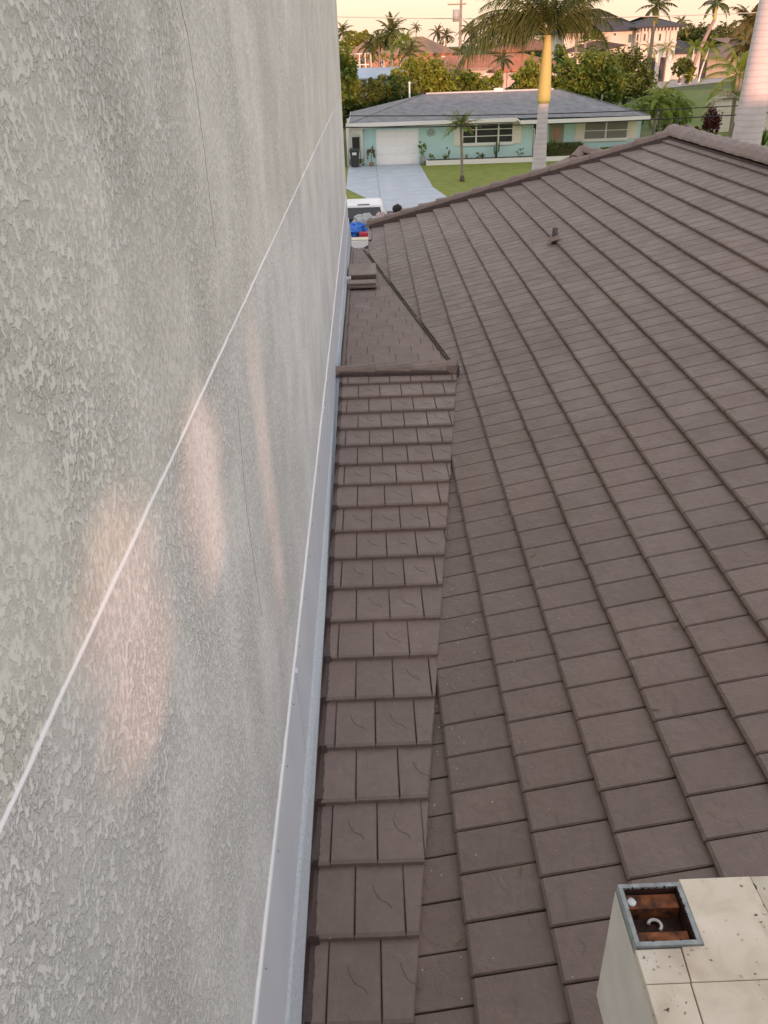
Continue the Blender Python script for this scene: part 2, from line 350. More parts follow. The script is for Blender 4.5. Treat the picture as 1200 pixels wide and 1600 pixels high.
def slab(b, poly, t, ch, butt=None, chb=None, thin=0.0):
    """chamfered slab; poly in local (u,v) CCW; butt = u value of the thick lower edge"""
    c = (sum(p[0] for p in poly)/len(poly), sum(p[1] for p in poly)/len(poly)); n = len(poly)
    top = []
    for p in poly:
        d = (c[0]-p[0], c[1]-p[1]); ix = ch if abs(d[0]) > ch else 0; iy = ch if abs(d[1]) > ch else 0
        if butt is not None and abs(p[0]-butt) < 1e-4: ix = chb
        top.append((p[0] + math.copysign(min(ix, abs(d[0])*.8), d[0]), p[1] + math.copysign(min(iy, abs(d[1])*.8), d[1]), t))
    mid = [(p[0], p[1], t - (chb*.75 if (butt is not None and abs(p[0]-butt) < 1e-4) else ch*.8)) for p in poly]; bot = [(p[0], p[1], 0) for p in poly]
    fs = [tuple(range(n))]
    for i in range(n):
        j = (i+1) % n; fs.append((n+i, n+j, j, i)); fs.append((2*n+i, 2*n+j, n+j, n+i))
    b.add(top + mid + bot, fs)
TH = math.atan(MS); EP = .3488          # course spacing measured in plan
EXP = EP / math.cos(TH); TL = EXP + .05; TW = .2377; TT = .038
X0 = .655
tilt = math.atan((TT + .002) / EXP)
axY = Vector((0, 1, 0)); axU = Vector((math.cos(TH), 0, math.sin(TH))); nrm = axU.cross(axY)
axN = Vector((-math.sin(TH), 0, math.cos(TH)))
def frameM(x, y):        # local: u upslope (tilted), v along course, n normal; origin at butt centre
    u = (axU*math.cos(tilt) - axN*math.sin(tilt)); nn = (axN*math.cos(tilt) + axU*math.sin(tilt))
    o = Vector((x, y, zM(x))) - axN*.016
    mm = Matrix.Identity(4)
    for i in range(3): mm[i][0] = u[i]; mm[i][1] = axY[i]; mm[i][2] = nn[i]; mm[i][3] = o[i]
    # keep a right-handed frame (u, v, n)
    return mm
GAP = .0048
full = MB(); slab(full, [(0, -TW/2+GAP), (TL, -TW/2+GAP), (TL, TW/2-GAP), (0, TW/2-GAP)], TT, .005, 0, .014)
full_me = full.mesh('roof_tile', M['tile'])
deckm = hp(MB().add([(-.6, -3, zM(-.6)-.05), (5.9, -3, zM(5.9)-.05), (5.884, 16.48, APEX.z-.05), (.058, 18.6, zM(.058)-.05), (.04, 17.2, zM(.04)-.05), (-.6, 16.7, zM(-.6)-.05)], [(0, 1, 2, 3, 4, 5)]), 'roof_slope', M['dark'])
tiles = []
nrow = int((5.80 - X0)/EP)
for k in range(-3, nrow + 2):
    xb = X0 + EP*k
    off = (.5 if k % 2 else 0) + .06*math.sin(k*2.1)
    j = -14
    while True:
        yc = (j + off)*TW + 2.17; j += 1
        if yc > 18.8: break
        if yc < -2: continue
        r = [(xb, yc - TW/2 + GAP), (xb + TL*math.cos(TH), yc - TW/2 + GAP), (xb + TL*math.cos(TH), yc + TW/2 - GAP), (xb, yc + TW/2 - GAP)]
        p = r
        p = clip(p, (APEX.x, APEX.y - .05), (HIPL.x, HIPL.y - .05))                      # below the hip
        if len(p) > 2: p = clip(p, (5.80, -5), (5.80, 30)) if True else p
        if len(p) < 3: continue
        if 8.05 < yc < 8.65: pass
        elif yc > 8.3: p = clip(p, (V1.x + .03, V1.y), (V0.x + .03, V0.y))                            # along the far valley
        elif xb < 1: p = clip(p, (.915 - .03, 8.55), (.101 - .03, 2.122))
        if len(p) < 3: continue
        if xb < -.30 and yc > 16.7: continue
        if yc > 17.0:
            p = clip(p, (.045, 20), (.045, 0))
            if len(p) < 3: continue
        elif xb < .05 and yc > 16.5:
            p = clip(p, (.05, 17.36), (-.30, 16.9))
            if len(p) < 3: continue
        if len(p) >= 3:
            A = abs(sum(p[i][0]*p[(i+1) % len(p)][1]-p[(i+1) % len(p)][0]*p[i][1] for i in range(len(p))))/2
            if A < .0006: continue
        q = proj((xb + EP/2, yc, zM(xb + EP/2)))
        hidden = yc < 8.4 and xb + EP < (.101 + (yc - 2.12)*.1255) - .02
        if hidden or q[2] < .3: vis = 0
        else: vis = (FPX/q[2])**2 * A if (-60 < q[0] < 1260 and -60 < q[1] < 1680) else 0
        tiles.append((vis, xb, yc, p if p != r else None))
tiles.sort(key=lambda t: -t[0])
stuffb = MB()
for i, (vis, xb, yc, p) in enumerate(tiles):
    mm = frameM(xb, yc) @ Matrix.Rotation(random.uniform(-.006, .006), 4, 'Z') @ Matrix.Translation((random.uniform(-.003, .003), 0, 0)) @ Matrix.Rotation(random.uniform(-.004, .004), 4, 'Y')
    if p is None: b = full
    else:
        b = MB(); loc = [((x - xb)/math.cos(TH), y - yc) for x, y in p]
        loc = [(u, v) for u, v in loc]
        area = sum(loc[i2][0]*loc[(i2+1) % len(loc)][1]-loc[(i2+1) % len(loc)][0]*loc[i2][1] for i2 in range(len(loc)))
        if area < 0: loc.reverse()
        slab(b, loc, TT, .003, 0, .012)
    if i < 300 and vis > 0:
        me = full_me if p is None else b.mesh('roof_tile', M['tile'])
        link('roof_tile', me, deckm, mm)
    elif vis > 0 or yc > -1:
        stuffb.add([mm @ Vector(v) for v in b.v], b.f)
stuffb.build('roof_tiles_beyond', M['tile'], deckm, kind='stuff', fix=False)
# --- small connecting slope beside the wall
def stripM(yb):
    a = math.atan(.03968); tl = math.atan(.032/.3605); ca = a - tl
    v = Vector((0, math.cos(ca), math.sin(ca))); nn = Vector((0, -math.sin(ca), math.cos(ca)))
    mm = Matrix.Identity(4); o = Vector((0, yb, zS(yb) + .006))
    for i in range(3): mm[i][0] = v[i]; mm[i][1] = -Vector((1, 0, 0))[i]; mm[i][2] = nn[i]; mm[i][3] = o[i]
    return mm          # u = upslope (+Y), v = -X
VA = (.101, 2.122); VB = (.915, 8.55)
strip = hp(MB().add([(-.42, -1, zS(-1)-.03), (-.32, -1, zS(-1)-.03), (.09, 2.1, zS(2.1)-.03), (.90, 8.5, zS(8.5)-.03), (.90, 8.62, zS(8.62)-.02), (-.42, 8.62, zS(8.62)-.02)], [(0, 1, 2, 3, 4, 5)]), 'connecting_slope', M['dark'])
SW = .2275
def crack(b, u0, v0, s):
    pts = [(0, 0), (-.035, .010), (-.07, .026), (-.088, .045), (-.095, .066), (-.112, .082), (-.135, .092)]
    for i in range(len(pts)-1):
        (a1, b1), (a2, b2) = pts[i], pts[i+1]; w1 = .0035*(1 - i/8); w2 = .0035*(1-(i+1)/8)
        h = TT + .0012
        b.add([(u0+a1*s, v0-b1*s-w1, TT+.0001), (u0+a1*s+w1, v0-b1*s+w1*1.2, TT+.0001), (u0+a2*s+w2, v0-b2*s+w2*1.2, TT+.0001), (u0+a2*s, v0-b2*s-w2, TT+.0001),
               (u0+a1*s, v0-b1*s, h+.0012), (u0+a2*s, v0-b2*s, h+.0012)], [(0, 4, 5, 3), (4, 1, 2, 5)])
M['groove'] = mat('tile_crack', (.16, .12, .095), .7)
for r in range(-5, 19):
    yb = 2.14 + .3605*r
    if yb < -.2: continue
    L_ = min(.40, 8.66 - yb)
    c0 = (-.073 - SW/2) if r % 2 == 1 else (.042 - SW/2)
    j = -6; c0 += random.uniform(-.004, .004)
    for j in range(-3, 6):
        xc = c0 + j*SW
        lo, hi = xc - SW/2 + .0014, xc + SW/2 - .0014
        p = [(lo, yb), (hi, yb), (hi, yb + L_), (lo, yb + L_)]
        p = clip(p, (-.362, 20), (-.362, 0))
        if len(p) < 3: continue
        p = clip(p, VA, VB)
        if len(p) < 3: continue
        A = abs(sum(p[i][0]*p[(i+1) % len(p)][1]-p[(i+1) % len(p)][0]*p[i][1] for i in range(len(p))))/2
        if A < .0012: continue
        loc = [(y - yb, -x) for x, y in p]
        area = sum(loc[i2][0]*loc[(i2+1) % len(loc)][1]-loc[(i2+1) % len(loc)][0]*loc[i2][1] for i2 in range(len(loc)))
        if area < 0: loc.reverse()
        b = MB(); slab(b, loc, TT, .005, 0, .014)
        nslab = len(b.f)
        if L_ > .3 and xc - SW/2 > -.40 and VA[0] + (yb + .25 - VA[1])*.1266 > xc + .04:
            crack(b, .245 + random.uniform(-.006, .006), -xc + .030 + random.uniform(-.004, .004), random.uniform(.85, 1.05)) if random.random() > .12 else None
        me = b.mesh('slate_tile', [M['tile2'], M['groove']])
        me.polygons.foreach_set('material_index', [0]*nslab + [1]*(len(b.f)-nslab))
        mm = stripM(yb) @ Matrix.Rotation(random.uniform(-.004, .004), 4, 'Z') @ Matrix.Translation((random.uniform(-.003, .003), 0, random.uniform(-.001, .001)))
        link('slate_tile', me, strip, mm)
# --- shingled slope beyond the little ridge
shs = hp(MB().add([(-.42, 8.6, zS(8.6)-.036), (.99, 8.6, zS(8.6)-.036), (.56, 11.4, zS(11.4)-.036), (-.08, 16.75, zS(16.75)-.036), (-.42, 16.9, zS(16.9)-.036)], [(0, 1, 2, 3, 4)]), 'shingled_slope', M['dark'])
r = 0; y = 8.75
while y < 16.7:
    ex = .34
    off = [0, .5, .25, .75][r % 4]
    for j in range(-3, 8):
        lo = -.42 + (j + off)*.27
        p = [(lo + .0028, y - .03), (lo + .2672, y - .03), (lo + .2672, y + ex), (lo + .0028, y + ex)]
        p = clip(p, (-.36, 30), (-.36, 0))
        if len(p) > 2: p = clip(p, (V0.x + .05, V0.y), (V1.x + .05, V1.y))
        if len(p) < 3: continue
        b = MB(); mids = [(x, yy, zS(yy) - .022 + .010*(yy - y)/ex) for x, yy in p]; n_ = len(p)
        bots = [(x, yy, zz - .006) for x, yy, zz in mids]
        b.add(mids + bots, [tuple(range(n_))] + [(n_+i, n_+(i+1) % n_, (i+1) % n_, i) for i in range(n_)])
        me = b.mesh('shingle', M['shing']); link('shingle', me, shs)
    y += ex; r += 1
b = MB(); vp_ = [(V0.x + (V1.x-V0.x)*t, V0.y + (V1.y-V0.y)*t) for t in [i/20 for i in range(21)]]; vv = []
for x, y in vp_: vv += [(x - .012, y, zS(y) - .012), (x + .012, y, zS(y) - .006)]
b.add(vv, [(2*i, 2*i+1, 2*i+3, 2*i+2) for i in range(20)]); hp(b, 'valley_gap', M['dark'])  # dark ribbon laid along the valley in place of its shadow gap
# --- caps
def cap_mesh(L_, w=.15, h=.085, seed=0):
    rr = random.Random(seed); prof = [(-w, -.035), (-w*.95, .0), (-w*.62, h*.66), (-w*.18, h), (w*.18, h), (w*.62, h*.66), (w*.95, 0), (w, -.035)]
    b = MB(); st = [0, .04, L_*.5, L_]; rows = []
    for i, s_ in enumerate(st):
        k = 1.0 - .17*s_/L_; lift = .022 if i < 2 else .004
        rows += [(s_, a*k*(1 + rr.uniform(-.01, .01)), c*k + lift) for a, c in prof]
    n = len(prof); fs = [tuple(reversed(range(n)))]
    for i in range(len(st)-1):
        for j in range(n-1): fs.append((i*n+j, i*n+j+1, (i+1)*n+j+1, (i+1)*n+j))
    b.add(rows, fs); return b
def caps(a, c, parent, L_=.38, w=.15, h=.085, up=Vector((0, 0, 1)), lift=.02):
    a, c = Vector(a), Vector(c); d = (c - a); n = max(1, round(d.length/L_)); d.normalize(); side = up.cross(d).normalized(); u2 = d.cross(side); L1 = (c-a).length/n
    ms = [cap_mesh(L1 + .05, w, h, i).mesh('ridge_tile', M['cap']) for i in range(3)]
    for i in range(n):
        mm = Matrix.Identity(4); o = a + d*(i*L1) + u2*(lift + random.uniform(-.004, .004))
        for k in range(3): mm[k][0] = d[k]; mm[k][1] = side[k]; mm[k][2] = u2[k]; mm[k][3] = o[k]
        link('ridge_tile', ms[i % 3], parent, mm @ Matrix.Rotation(random.uniform(-.02, .02), 4, 'Z'))
hipp = hp(MB().add([(APEX.x, APEX.y, APEX.z), tuple(HIPL), (HIPL.x, HIPL.y + 1.0, HIPL.z - .35), (APEX.x + 1, APEX.y + 3.4, APEX.z - 1.8), tuple(HIPR)], [(0, 1, 2, 3, 4)]), 'far_hip_slope', M['cap'])
hp(MB().add([(5.86, -3, APEX.z-.01), (11.7, -3, ZM), tuple(HIPR), (5.884, 16.48, APEX.z-.01)], [(0, 1, 2, 3)]), 'right_slope', M['cap'])
caps(HIPL + Vector((-.05, .02, 0)), APEX, hipp, .42, .135, .10, lift=.035)
caps((5.83, 16.75, APEX.z - .01), (5.78, -1, ZM + MS*5.80 - .005), hipp, .36, .20, .12, lift=.03)
hp(MB().hexa([(5.60, -1, ZM+MS*5.6-.05), (5.9, -1, ZM+MS*5.6-.05), (5.9, 16.5, ZM+MS*5.6-.05), (5.62, 16.5, ZM+MS*5.6-.05), (5.62, -1, ZM+MS*5.6+.055), (5.9, -1, ZM+MS*5.6+.06), (5.9, 16.5, ZM+MS*5.6+.06), (5.64, 16.5, ZM+MS*5.6+.055)]), 'ridge_mortar', M['mortar'])
caps(APEX + Vector((.1, .1, .02)), HIPR, hipp, .42, .15, .10)
#hp(MB().ball((5.86, 16.62, APEX.z + .13), (.20, .20, .10), wob=.08), 'ridge_end_cap', M['cap'])
hp(MB().hexa([(-.02, 18.66, HIPL.z-.02), (.03, 18.40, HIPL.z-.02), (5.8, 16.28, APEX.z-.06), (5.8, 16.5, APEX.z-.06), (-.02, 18.66, HIPL.z+.07), (.03, 18.48, HIPL.z+.07), (5.8, 16.36, APEX.z+.03), (5.8, 16.5, APEX.z+.03)]), 'hip_mortar', M['mortar'])
caps((.80, 8.60, zS(8.6) + .0), (-.40, 8.66, zS(8.6) + .0), strip, .40, .125, .07, lift=.02)
hp(MB().hexa([(-.40, 8.46, zS(8.5)), (.84, 8.40, zS(8.5)), (.86, 8.74, zS(8.7)-.02), (-.40, 8.80, zS(8.8)-.02), (-.40, 8.50, zS(8.5)+.055), (.80, 8.44, zS(8.5)+.055), (.80, 8.74, zS(8.7)+.05), (-.40, 8.80, zS(8.8)+.05)]), 'ridge_mortar', M['mortar'])
b = MB()     # kicked-up end of the little ridge where it dies into the big slope
b.hexa([(.72, 8.48, 3.68), (.90, 8.42, 3.70), (.94, 8.66, 3.76), (.74, 8.72, 3.70), (.74, 8.56, 3.805), (.90, 8.48, 3.835), (.93, 8.62, 3.865), (.76, 8.68, 3.815)]); hp(b, 'ridge_end_tile', M['cap'])
hp(MB().hexa([(.70, 8.38, 3.60), (.93, 8.36, 3.60), (.96, 8.62, 3.66), (.72, 8.66, 3.66), (.72, 8.46, 3.735), (.91, 8.44, 3.755), (.94, 8.58, 3.80), (.74, 8.62, 3.77)]), 'ridge_mortar', M['mortar'])
# eaves, fascia, gutter, house walls
M['gut'] = mat('grey_metal_gutter', (.20, .20, .20), .5)
hp(MB().box((-.035, 17.35, ZM-.14), (.035, 18.7, ZM+.0)), 'gutter', M['gut'])
hp(MB().box((-.02, 16.95, 1.2), (.03, 17.02, ZM-.1)), 'downspout', M['gut'])
M['cream'] = mat('cream_stucco', (.55, .50, .42), .85, var=.06, vscale=2, bump=.004, bscale=60)
hp(MB().box((.35, -3, 0), (11.4, 16.2, ZM - .2)), 'wall', M['cream'])
hp(MB().box((-.38, 8.7, 2.2), (.30, 16.7, zS(16.7) - .12)), 'linking_wall', M['cream'])
# small lower roof seen over the hip
pk = atY(908, 236, 21.5)
b = MB(); b.add([tuple(pk), (pk.x - 1.1, pk.y - 1.2, pk.z - .95), (pk.x + 5, pk.y - 2.6, pk.z - .95), (pk.x + 5, pk.y + 2.5, pk.z - .95), (pk.x - 1.1, pk.y + 2.5, pk.z - .95)], [(0, 1, 2), (0, 2, 3), (0, 3, 4), (0, 4, 1)])
lowr = hp(b, 'lower_roof', M['cap'])
caps((pk.x - 1.0, pk.y - 1.1, pk.z - .86), tuple(pk), lowr, .36, .15, .10); caps(tuple(pk), (pk.x + 3, pk.y - 1.56, pk.z - .56), lowr, .36, .15, .10)
hp(MB().box((pk.x - 1.0, pk.y - .9, 0), (pk.x + 4.6, pk.y + 2.2, pk.z - 1)), 'porch_wall', M['cream'])
# vent pipe
vp = Vector((2.74, 12.33, zM(2.74)))
M['lead'] = mat('grey_brown_vent_paint', (.10, .085, .08), .5)
v_ = hp(MB().tube([(vp.x, vp.y, vp.z - .05), (vp.x, vp.y, vp.z + .21)], .042, 14), 'vent_pipe', M['lead'])
f_ = MB(); c_ = vp + axN*.045
pts = [c_ + axU*(.11*math.cos(a)) + axY*(.11*math.sin(a)) for a in [2*math.pi*i/16 for i in range(16)]]; p2 = [Vector((vp.x, vp.y, vp.z + .10)) + axU*(.055*math.cos(a)) + axY*(.055*math.sin(a)) for a in [2*math.pi*i/16 for i in range(16)]]
f_.add(pts + p2, [(i, (i+1) % 16, 16+(i+1) % 16, 16+i) for i in range(16)], True); o = f_.build('pipe_flashing', M['cap'], v_)
# loose tiles stacked on the shingles
def loose(x, y, z, rx, rz, label, w=.42, l=.30):
    b = MB(); slab(b, [(0, -w/2), (l, -w/2), (l, w/2), (0, w/2)], .032, .004, 0, .010)
    me = b.mesh('loose_tile', M['tile2']); o = link('loose_tile', me, None, Matrix.Translation((x, y, z)) @ Matrix.Rotation(rz, 4, 'Z') @ Matrix.Rotation(rx, 4, 'X') @ Matrix.Rotation(math.pi/2, 4, 'Z'), label=label, cat='roof tile', group='loose tiles left on the shingles')
    return o
loose(-.15, 12.98, zS(13.1) + .02, -.03, 0, 'loose brown tile lying lowest and nearest, flat on the shingles by the wall', .47)
loose(-.16, 13.02, zS(13.1) + .056, -.03, .01, 'loose brown tile on top of the nearer pair of stacked tiles', .46, .27)
loose(-.16, 13.52, zS(13.6) + .03, -.03, .02, 'loose brown tile at the bottom of the farther stack beside the wall', .47, .40)
loose(-.15, 13.50, zS(13.6) + .067, -.03, -.01, 'loose brown tile in the middle of the farther stack beside the wall', .46, .42)
loose(-.15, 13.48, zS(13.6) + .104, -.035, 0, 'loose brown tile topmost on the farther stack beside the wall', .47, .95)
M['pvc'] = mat('white_pvc', (.75, .77, .80), .4)
wp(MB().tube([(XW - .02, 13.45, 3.60), (-.36, 13.45, 3.60)], .035, 10).tube([(-.37, 13.45, 3.60), (-.34, 13.45, 3.60)], .045, 10), 'scupper_pipe', M['pvc'])
# debris
b = MB()
for i in range(120):
    y = random.uniform(1.7, 6.5); x = random.uniform(.1 + (y-2.1)*.127, .1 + (y-2.1)*.127 + .9 * random.random()); r = random.uniform(.0012, .0042)
    k = (x - X0)/EP; zz = zM(x) + .004*1.05 + (TT + .002)*(1 - (k % 1))*1.05 + TT*0 + .034*0
    b.ball((x, y, zM(x) + TT*1.05 + .006 + (TT+.002)*0 - (k % 1)*.0325 + .0005), (r, r*1.2, r*.6), 5, 4, .2, i)
b.build('grit', mat('pale_grit', (.6, .58, .52), .8), kind='stuff', label='small pale grit and plaster crumbs scattered on the roof tiles', cat='debris')
g_ = random.Random(77); b = MB()        # dry leaflets and bits of palm caught in the valley and the laps
for i in range(46):
    y = 1.8 + 10*g_.random()**1.5; x = (.10 + (y-2.12)*.127 + g_.random()**3*1.8) if y < 8.3 else g_.uniform(-.2, .2); z = (zM(x) + .026 if y < 8.3 else zS(y) + .02); a = g_.uniform(0, 3.14); l = g_.uniform(.010, .034)
    if y < 8.3: z -= ((x - X0)/EP % 1)*.030
    d = Vector((math.cos(a), math.sin(a), MS*math.cos(a) if y < 8.3 else 0))*l; n_ = Vector((-math.sin(a), math.cos(a), 0))*l*.16; c_ = Vector((x, y, z)); b.add([c_-d, c_+n_, c_+d+Vector((0, 0, .004)), c_-n_], [(0, 1, 2, 3)])
b.build('leaf_litter', mat('dry_leaf_bits', (.17, .12, .06), .8), kind='stuff', fix=False, label='dry leaf bits caught on the tiles and in the valley', cat='debris')
# =================================================================== PARAPET WITH TRAVERTINE AND POST SOCKET
par = empty('travertine_parapet', (.4, .5, 4.6), label='travertine-topped balcony corner with a rusty square post socket at bottom right', cat='parapet')
PO = Vector((.4, .5, 4.6))
def pp(b, name, m, parent=None, **kw):
    o = b.build(name, m, parent or par, **kw)
    if parent is None: o.location = -PO
    return o
def travertine(name):
    m = bpy.data.materials.new(name); m.use_nodes = True; L = m.node_tree.links; p = m.node_tree.nodes['Principled BSDF']; p.inputs['Roughness'].default_value = .55
    g = N(m, 'ShaderNodeNewGeometry')
    def noise(sc, det, dist=0):
        t = N(m, 'ShaderNodeTexNoise'); t.inputs['Scale'].default_value = sc; t.inputs['Detail'].default_value = det; t.inputs['Distortion'].default_value = dist; L.new(g.outputs['Position'], t.inputs['Vector']); return t.outputs[0]
    oi = N(m, 'ShaderNodeObjectInfo')
    r = N(m, 'ShaderNodeValToRGB'); e = r.color_ramp.elements; e[0].position = .3; e[0].color = (.58, .49, .38, 1); e[1].position = .72; e[1].color = (.80, .73, .61, 1); x = e.new(.5); x.color = (.71, .63, .50, 1)
    L.new(noise(16, 6, .6), r.inputs[0])
    h = N(m, 'ShaderNodeHueSaturation'); mr = N(m, 'ShaderNodeMapRange'); mr.inputs[3].default_value = .9; mr.inputs[4].default_value = 1.12; L.new(oi.outputs['Random'], mr.inputs[0]); L.new(mr.outputs[0], h.inputs['Value']); L.new(r.outputs[0], h.inputs['Color'])
    pit = N(m, 'ShaderNodeMapRange'); pit.inputs[1].default_value = .645; pit.inputs[2].default_value = .69; L.new(noise(140, 2, .3), pit.inputs[0])
    msk = N(m, 'ShaderNodeMapRange'); msk.inputs[1].default_value = .48; msk.inputs[2].default_value = .58; L.new(noise(22, 2), msk.inputs[0])
    mu = N(m, 'ShaderNodeMath', operation='MULTIPLY'); L.new(pit.outputs[0], mu.inputs[0]); L.new(msk.outputs[0], mu.inputs[1])
    mx = N(m, 'ShaderNodeMix', data_type='RGBA'); L.new(mu.outputs[0], mx.inputs[0]); L.new(h.outputs[0], mx.inputs[6]); mx.inputs[7].default_value = (.12, .09, .06, 1); L.new(mx.outputs[2], p.inputs['Base Color'])
    b = N(m, 'ShaderNodeBump'); b.invert = True; b.inputs['Strength'].default_value = 1; b.inputs['Distance'].default_value = .0015; L.new(mu.outputs[0], b.inputs['Height']); L.new(b.outputs[0], p.inputs['Normal'])
    return m
M['trav'] = travertine('travertine_stone')
M['plas'] = mat('cream_plaster', (.76, .74, .68), .8, var=.08, vscale=12, bump=.0008, bscale=200)
zt = 5.9
b = MB(); b.box((.3035, -.05, zt-.262), (1.4, .688, zt-.07)); b.box((.3035, -.05, zt-.0699), (1.4, .600, zt-.0125)); b.box((.3895, .6005, zt-.0699), (1.4, .688, zt-.0125)); pp(b, 'core', M['plas'])
for pl, dz in [([(.3025, .5565), (.3575, .5565), (.3600, .5995), (.3025, .5995)], 0), ([(.3025, .30), (.3455, .30), (.3565, .5555), (.3025, .5555)], -.0004),
        ([(.3590, .5565), (.492, .5565), (.4875, .6955), (.3905, .6955), (.3905, .6000), (.3615, .5998)], .0004), ([(.493, .5565), (.75, .5565), (.75, .6955), (.4885, .6955)], -.0002),
        ([(.347, .30), (.505, .30), (.4925, .5555), (.358, .5555)], .0002), ([(.506, .30), (.75, .30), (.75, .5555), (.4935, .5555)], .0005), ([(.3025, -.05), (.75, -.05), (.75, .299), (.3025, .299)], 0)]:
    b = MB(); slab(b, pl, .012, .0008); o = pp(b, 'stone_tile', M['trav']); o.location = Vector((0, 0, zt - .012 + dz)) - PO
M['steel'] = mat('grey_painted_steel', (.42, .47, .48), .4, col2=(.25, .27, .27), vscale=80, bump=.0008, bscale=200)
x0, x1, y0, y1, t = .304, .3885, .6015, .6885, .0056; z0, z1 = zt - .06, zt + .004
b = MB(); b.box((x0, y0, z0), (x1, y0+t, z1)); b.box((x0, y1-t, z0), (x1, y1, z1)); b.box((x0, y0+t, z0), (x0+t, y1-t, z1-.0005)); b.box((x1-t, y0+t, z0), (x1, y1-t, z1-.0005))
sock = pp(b, 'post_socket', M['steel'])
pp(MB().box((.3022, -.049, zt-.2618), (.3033, .6885, zt-.0128)), 'edge_plaster', M['plas'])
M['rust'] = mat('rusty_steel', (.02, .009, .006), .8, col2=(.34, .11, .035), vscale=70, bump=.003, bscale=90, detail=8)
M['rust2'] = mat('black_rust', (.016, .010, .008), .75, col2=(.07, .025, .012), vscale=60, bump=.004, bscale=120, detail=8)
xi0, xi1, yi0, yi1 = x0+t, x1-t, y0+t, y1-t
MB().box((xi0, yi0, z0), (xi1, yi1, z0 + .030)).build('socket_floor', M['rust2'], sock)
MB().box((xi0, yi0, z0+.0301), (xi0+.0012, yi1, z1-.003)).box((xi1-.0012, yi0, z0+.0301), (xi1, yi1, z1-.003)).box((xi0+.0013, yi1-.0012, z0+.0301), (xi1-.0013, yi1, z1-.004)).box((xi0+.0013, yi0, z0+.0301), (xi1-.0013, yi0+.0012, z1-.003)).build('rust_lining', M['rust2'], sock)
MB().box((xi0+.002, yi0+.003, z0+.030), (xi1-.004, yi0+.020, z0+.051)).build('rusted_plate', M['rust'], sock)
MB().box((xi0+.001, yi1-.024, z0+.030), (xi1-.003, yi1-.004, z0+.053)).build('rusted_plate', M['rust'], sock)
b = MB()
for i in range(150):
    s_ = random.random()*4; e = s_ % 1; cx, cy = [(xi0+e*(xi1-xi0), yi0), (xi1, yi0+e*(yi1-yi0)), (xi0+e*(xi1-xi0), yi1), (xi0, yi0+e*(yi1-yi0))][int(s_)]
    r_ = random.uniform(.0006, .0022); b.ball((cx, cy, z1 - .001 - random.random()*.006), (r_, r_, r_), 5, 4, .3, i)
b.build('rust_scale', M['rust2'], sock)
b = MB(); cc_ = ((xi0+xi1)/2 - .001, (yi0+yi1)/2 + .001)
b.tube([(cc_[0] + .0085*math.cos(a), cc_[1] + .008*math.sin(a), z0 + .036) for a in [rad(-60 + 14*i) for i in range(17)]], .0023, 6)
b.build('wire_loop', mat('white_wire', (.8, .8, .78), .5), sock)
MB().ball((xi0+.009, yi1-.014, z0+.0535), (.007, .007, .0012), 8, 4, .15, 3).build('paint_spill', mat('white_paint', (.8, .8, .8), .5), sock)
#%%BACKGROUND%%
# =================================================================== VEGETATION TOOLS
def leafm(name, c, c2=None, rough=.55, rnd=.25, trans=.25): return mat(name, c, rough, rnd=rnd, isl=True, col2=c2 or tuple(v*1.6 for v in c), vscale=.6, trans=trans, coords='Object', detail=2)
M['bark'] = mat('grey_brown_bark', (.13, .10, .075), .9, var=.3, vscale=6, bump=.02, bscale=12)
M['leaf_dark'] = leafm('deep_green_leaves', (.06, .10, .016), (.115, .16, .025))
M['leaf_mid'] = leafm('mid_green_leaves', (.09, .155, .018), (.18, .24, .03))
M['leaf_yel'] = leafm('yellow_green_leaves', (.15, .21, .022), (.27, .31, .035))
M['leaf_red'] = leafm('dark_red_leaves', (.075, .012, .014), (.12, .03, .02))
M['leaf_oliv'] = leafm('olive_far_leaves', (.10, .13, .03), (.18, .19, .045))
M['frond'] = leafm('palm_frond_green', (.065, .09, .018), (.13, .155, .03), trans=.2)
M['frond_gold'] = leafm('palm_frond_golden', (.10, .09, .02), (.16, .125, .03), trans=.2)
M['frond_bright'] = leafm('palm_frond_bright_green', (.14, .22, .018), (.25, .32, .025), trans=.3)
M['frond_pale'] = leafm('palm_frond_bleached', (.34, .28, .17), (.45, .38, .26), trans=.2)
M['frond_brown'] = leafm('palm_frond_dry', (.16, .10, .04), (.22, .14, .06), trans=.2)
def leafcloud(blobs, n, size, seed=0, flat=.5):
    g = np.random.default_rng(seed); vol = np.array([b_[1][0]*b_[1][1]*b_[1][2] for b_ in blobs])**(2/3); cnt = np.maximum(3, (n*vol/vol.sum()).astype(int)); out = []
    for (c, r), k in zip(blobs, cnt):
        # each blob is a bunch of small twig clumps near its surface
        nc = max(4, k//14); d = g.normal(size=(nc, 3)); d /= np.linalg.norm(d, axis=1)[:, None]; cl = d*(g.random(nc)**.25)[:, None]*(1 + .18*g.normal(size=(nc, 1)))
        i = g.integers(0, nc, k); p = cl[i] + g.normal(size=(k, 3))*.11; out.append(np.array(c) + p*np.array(r))
    P = np.concatenate(out); K = len(P)
    a = g.normal(size=(K, 3)); a[:, 2] *= .6; a /= np.linalg.norm(a, axis=1)[:, None]; b_ = g.normal(size=(K, 3)); b_ -= (b_*a).sum(1)[:, None]*a; b_ /= np.linalg.norm(b_, axis=1)[:, None]
    s = size*(.6 + .8*g.random(K))[:, None]
    return np.stack([P - a*s, P + b_*s*flat, P + a*s, P - b_*s*flat], 1)
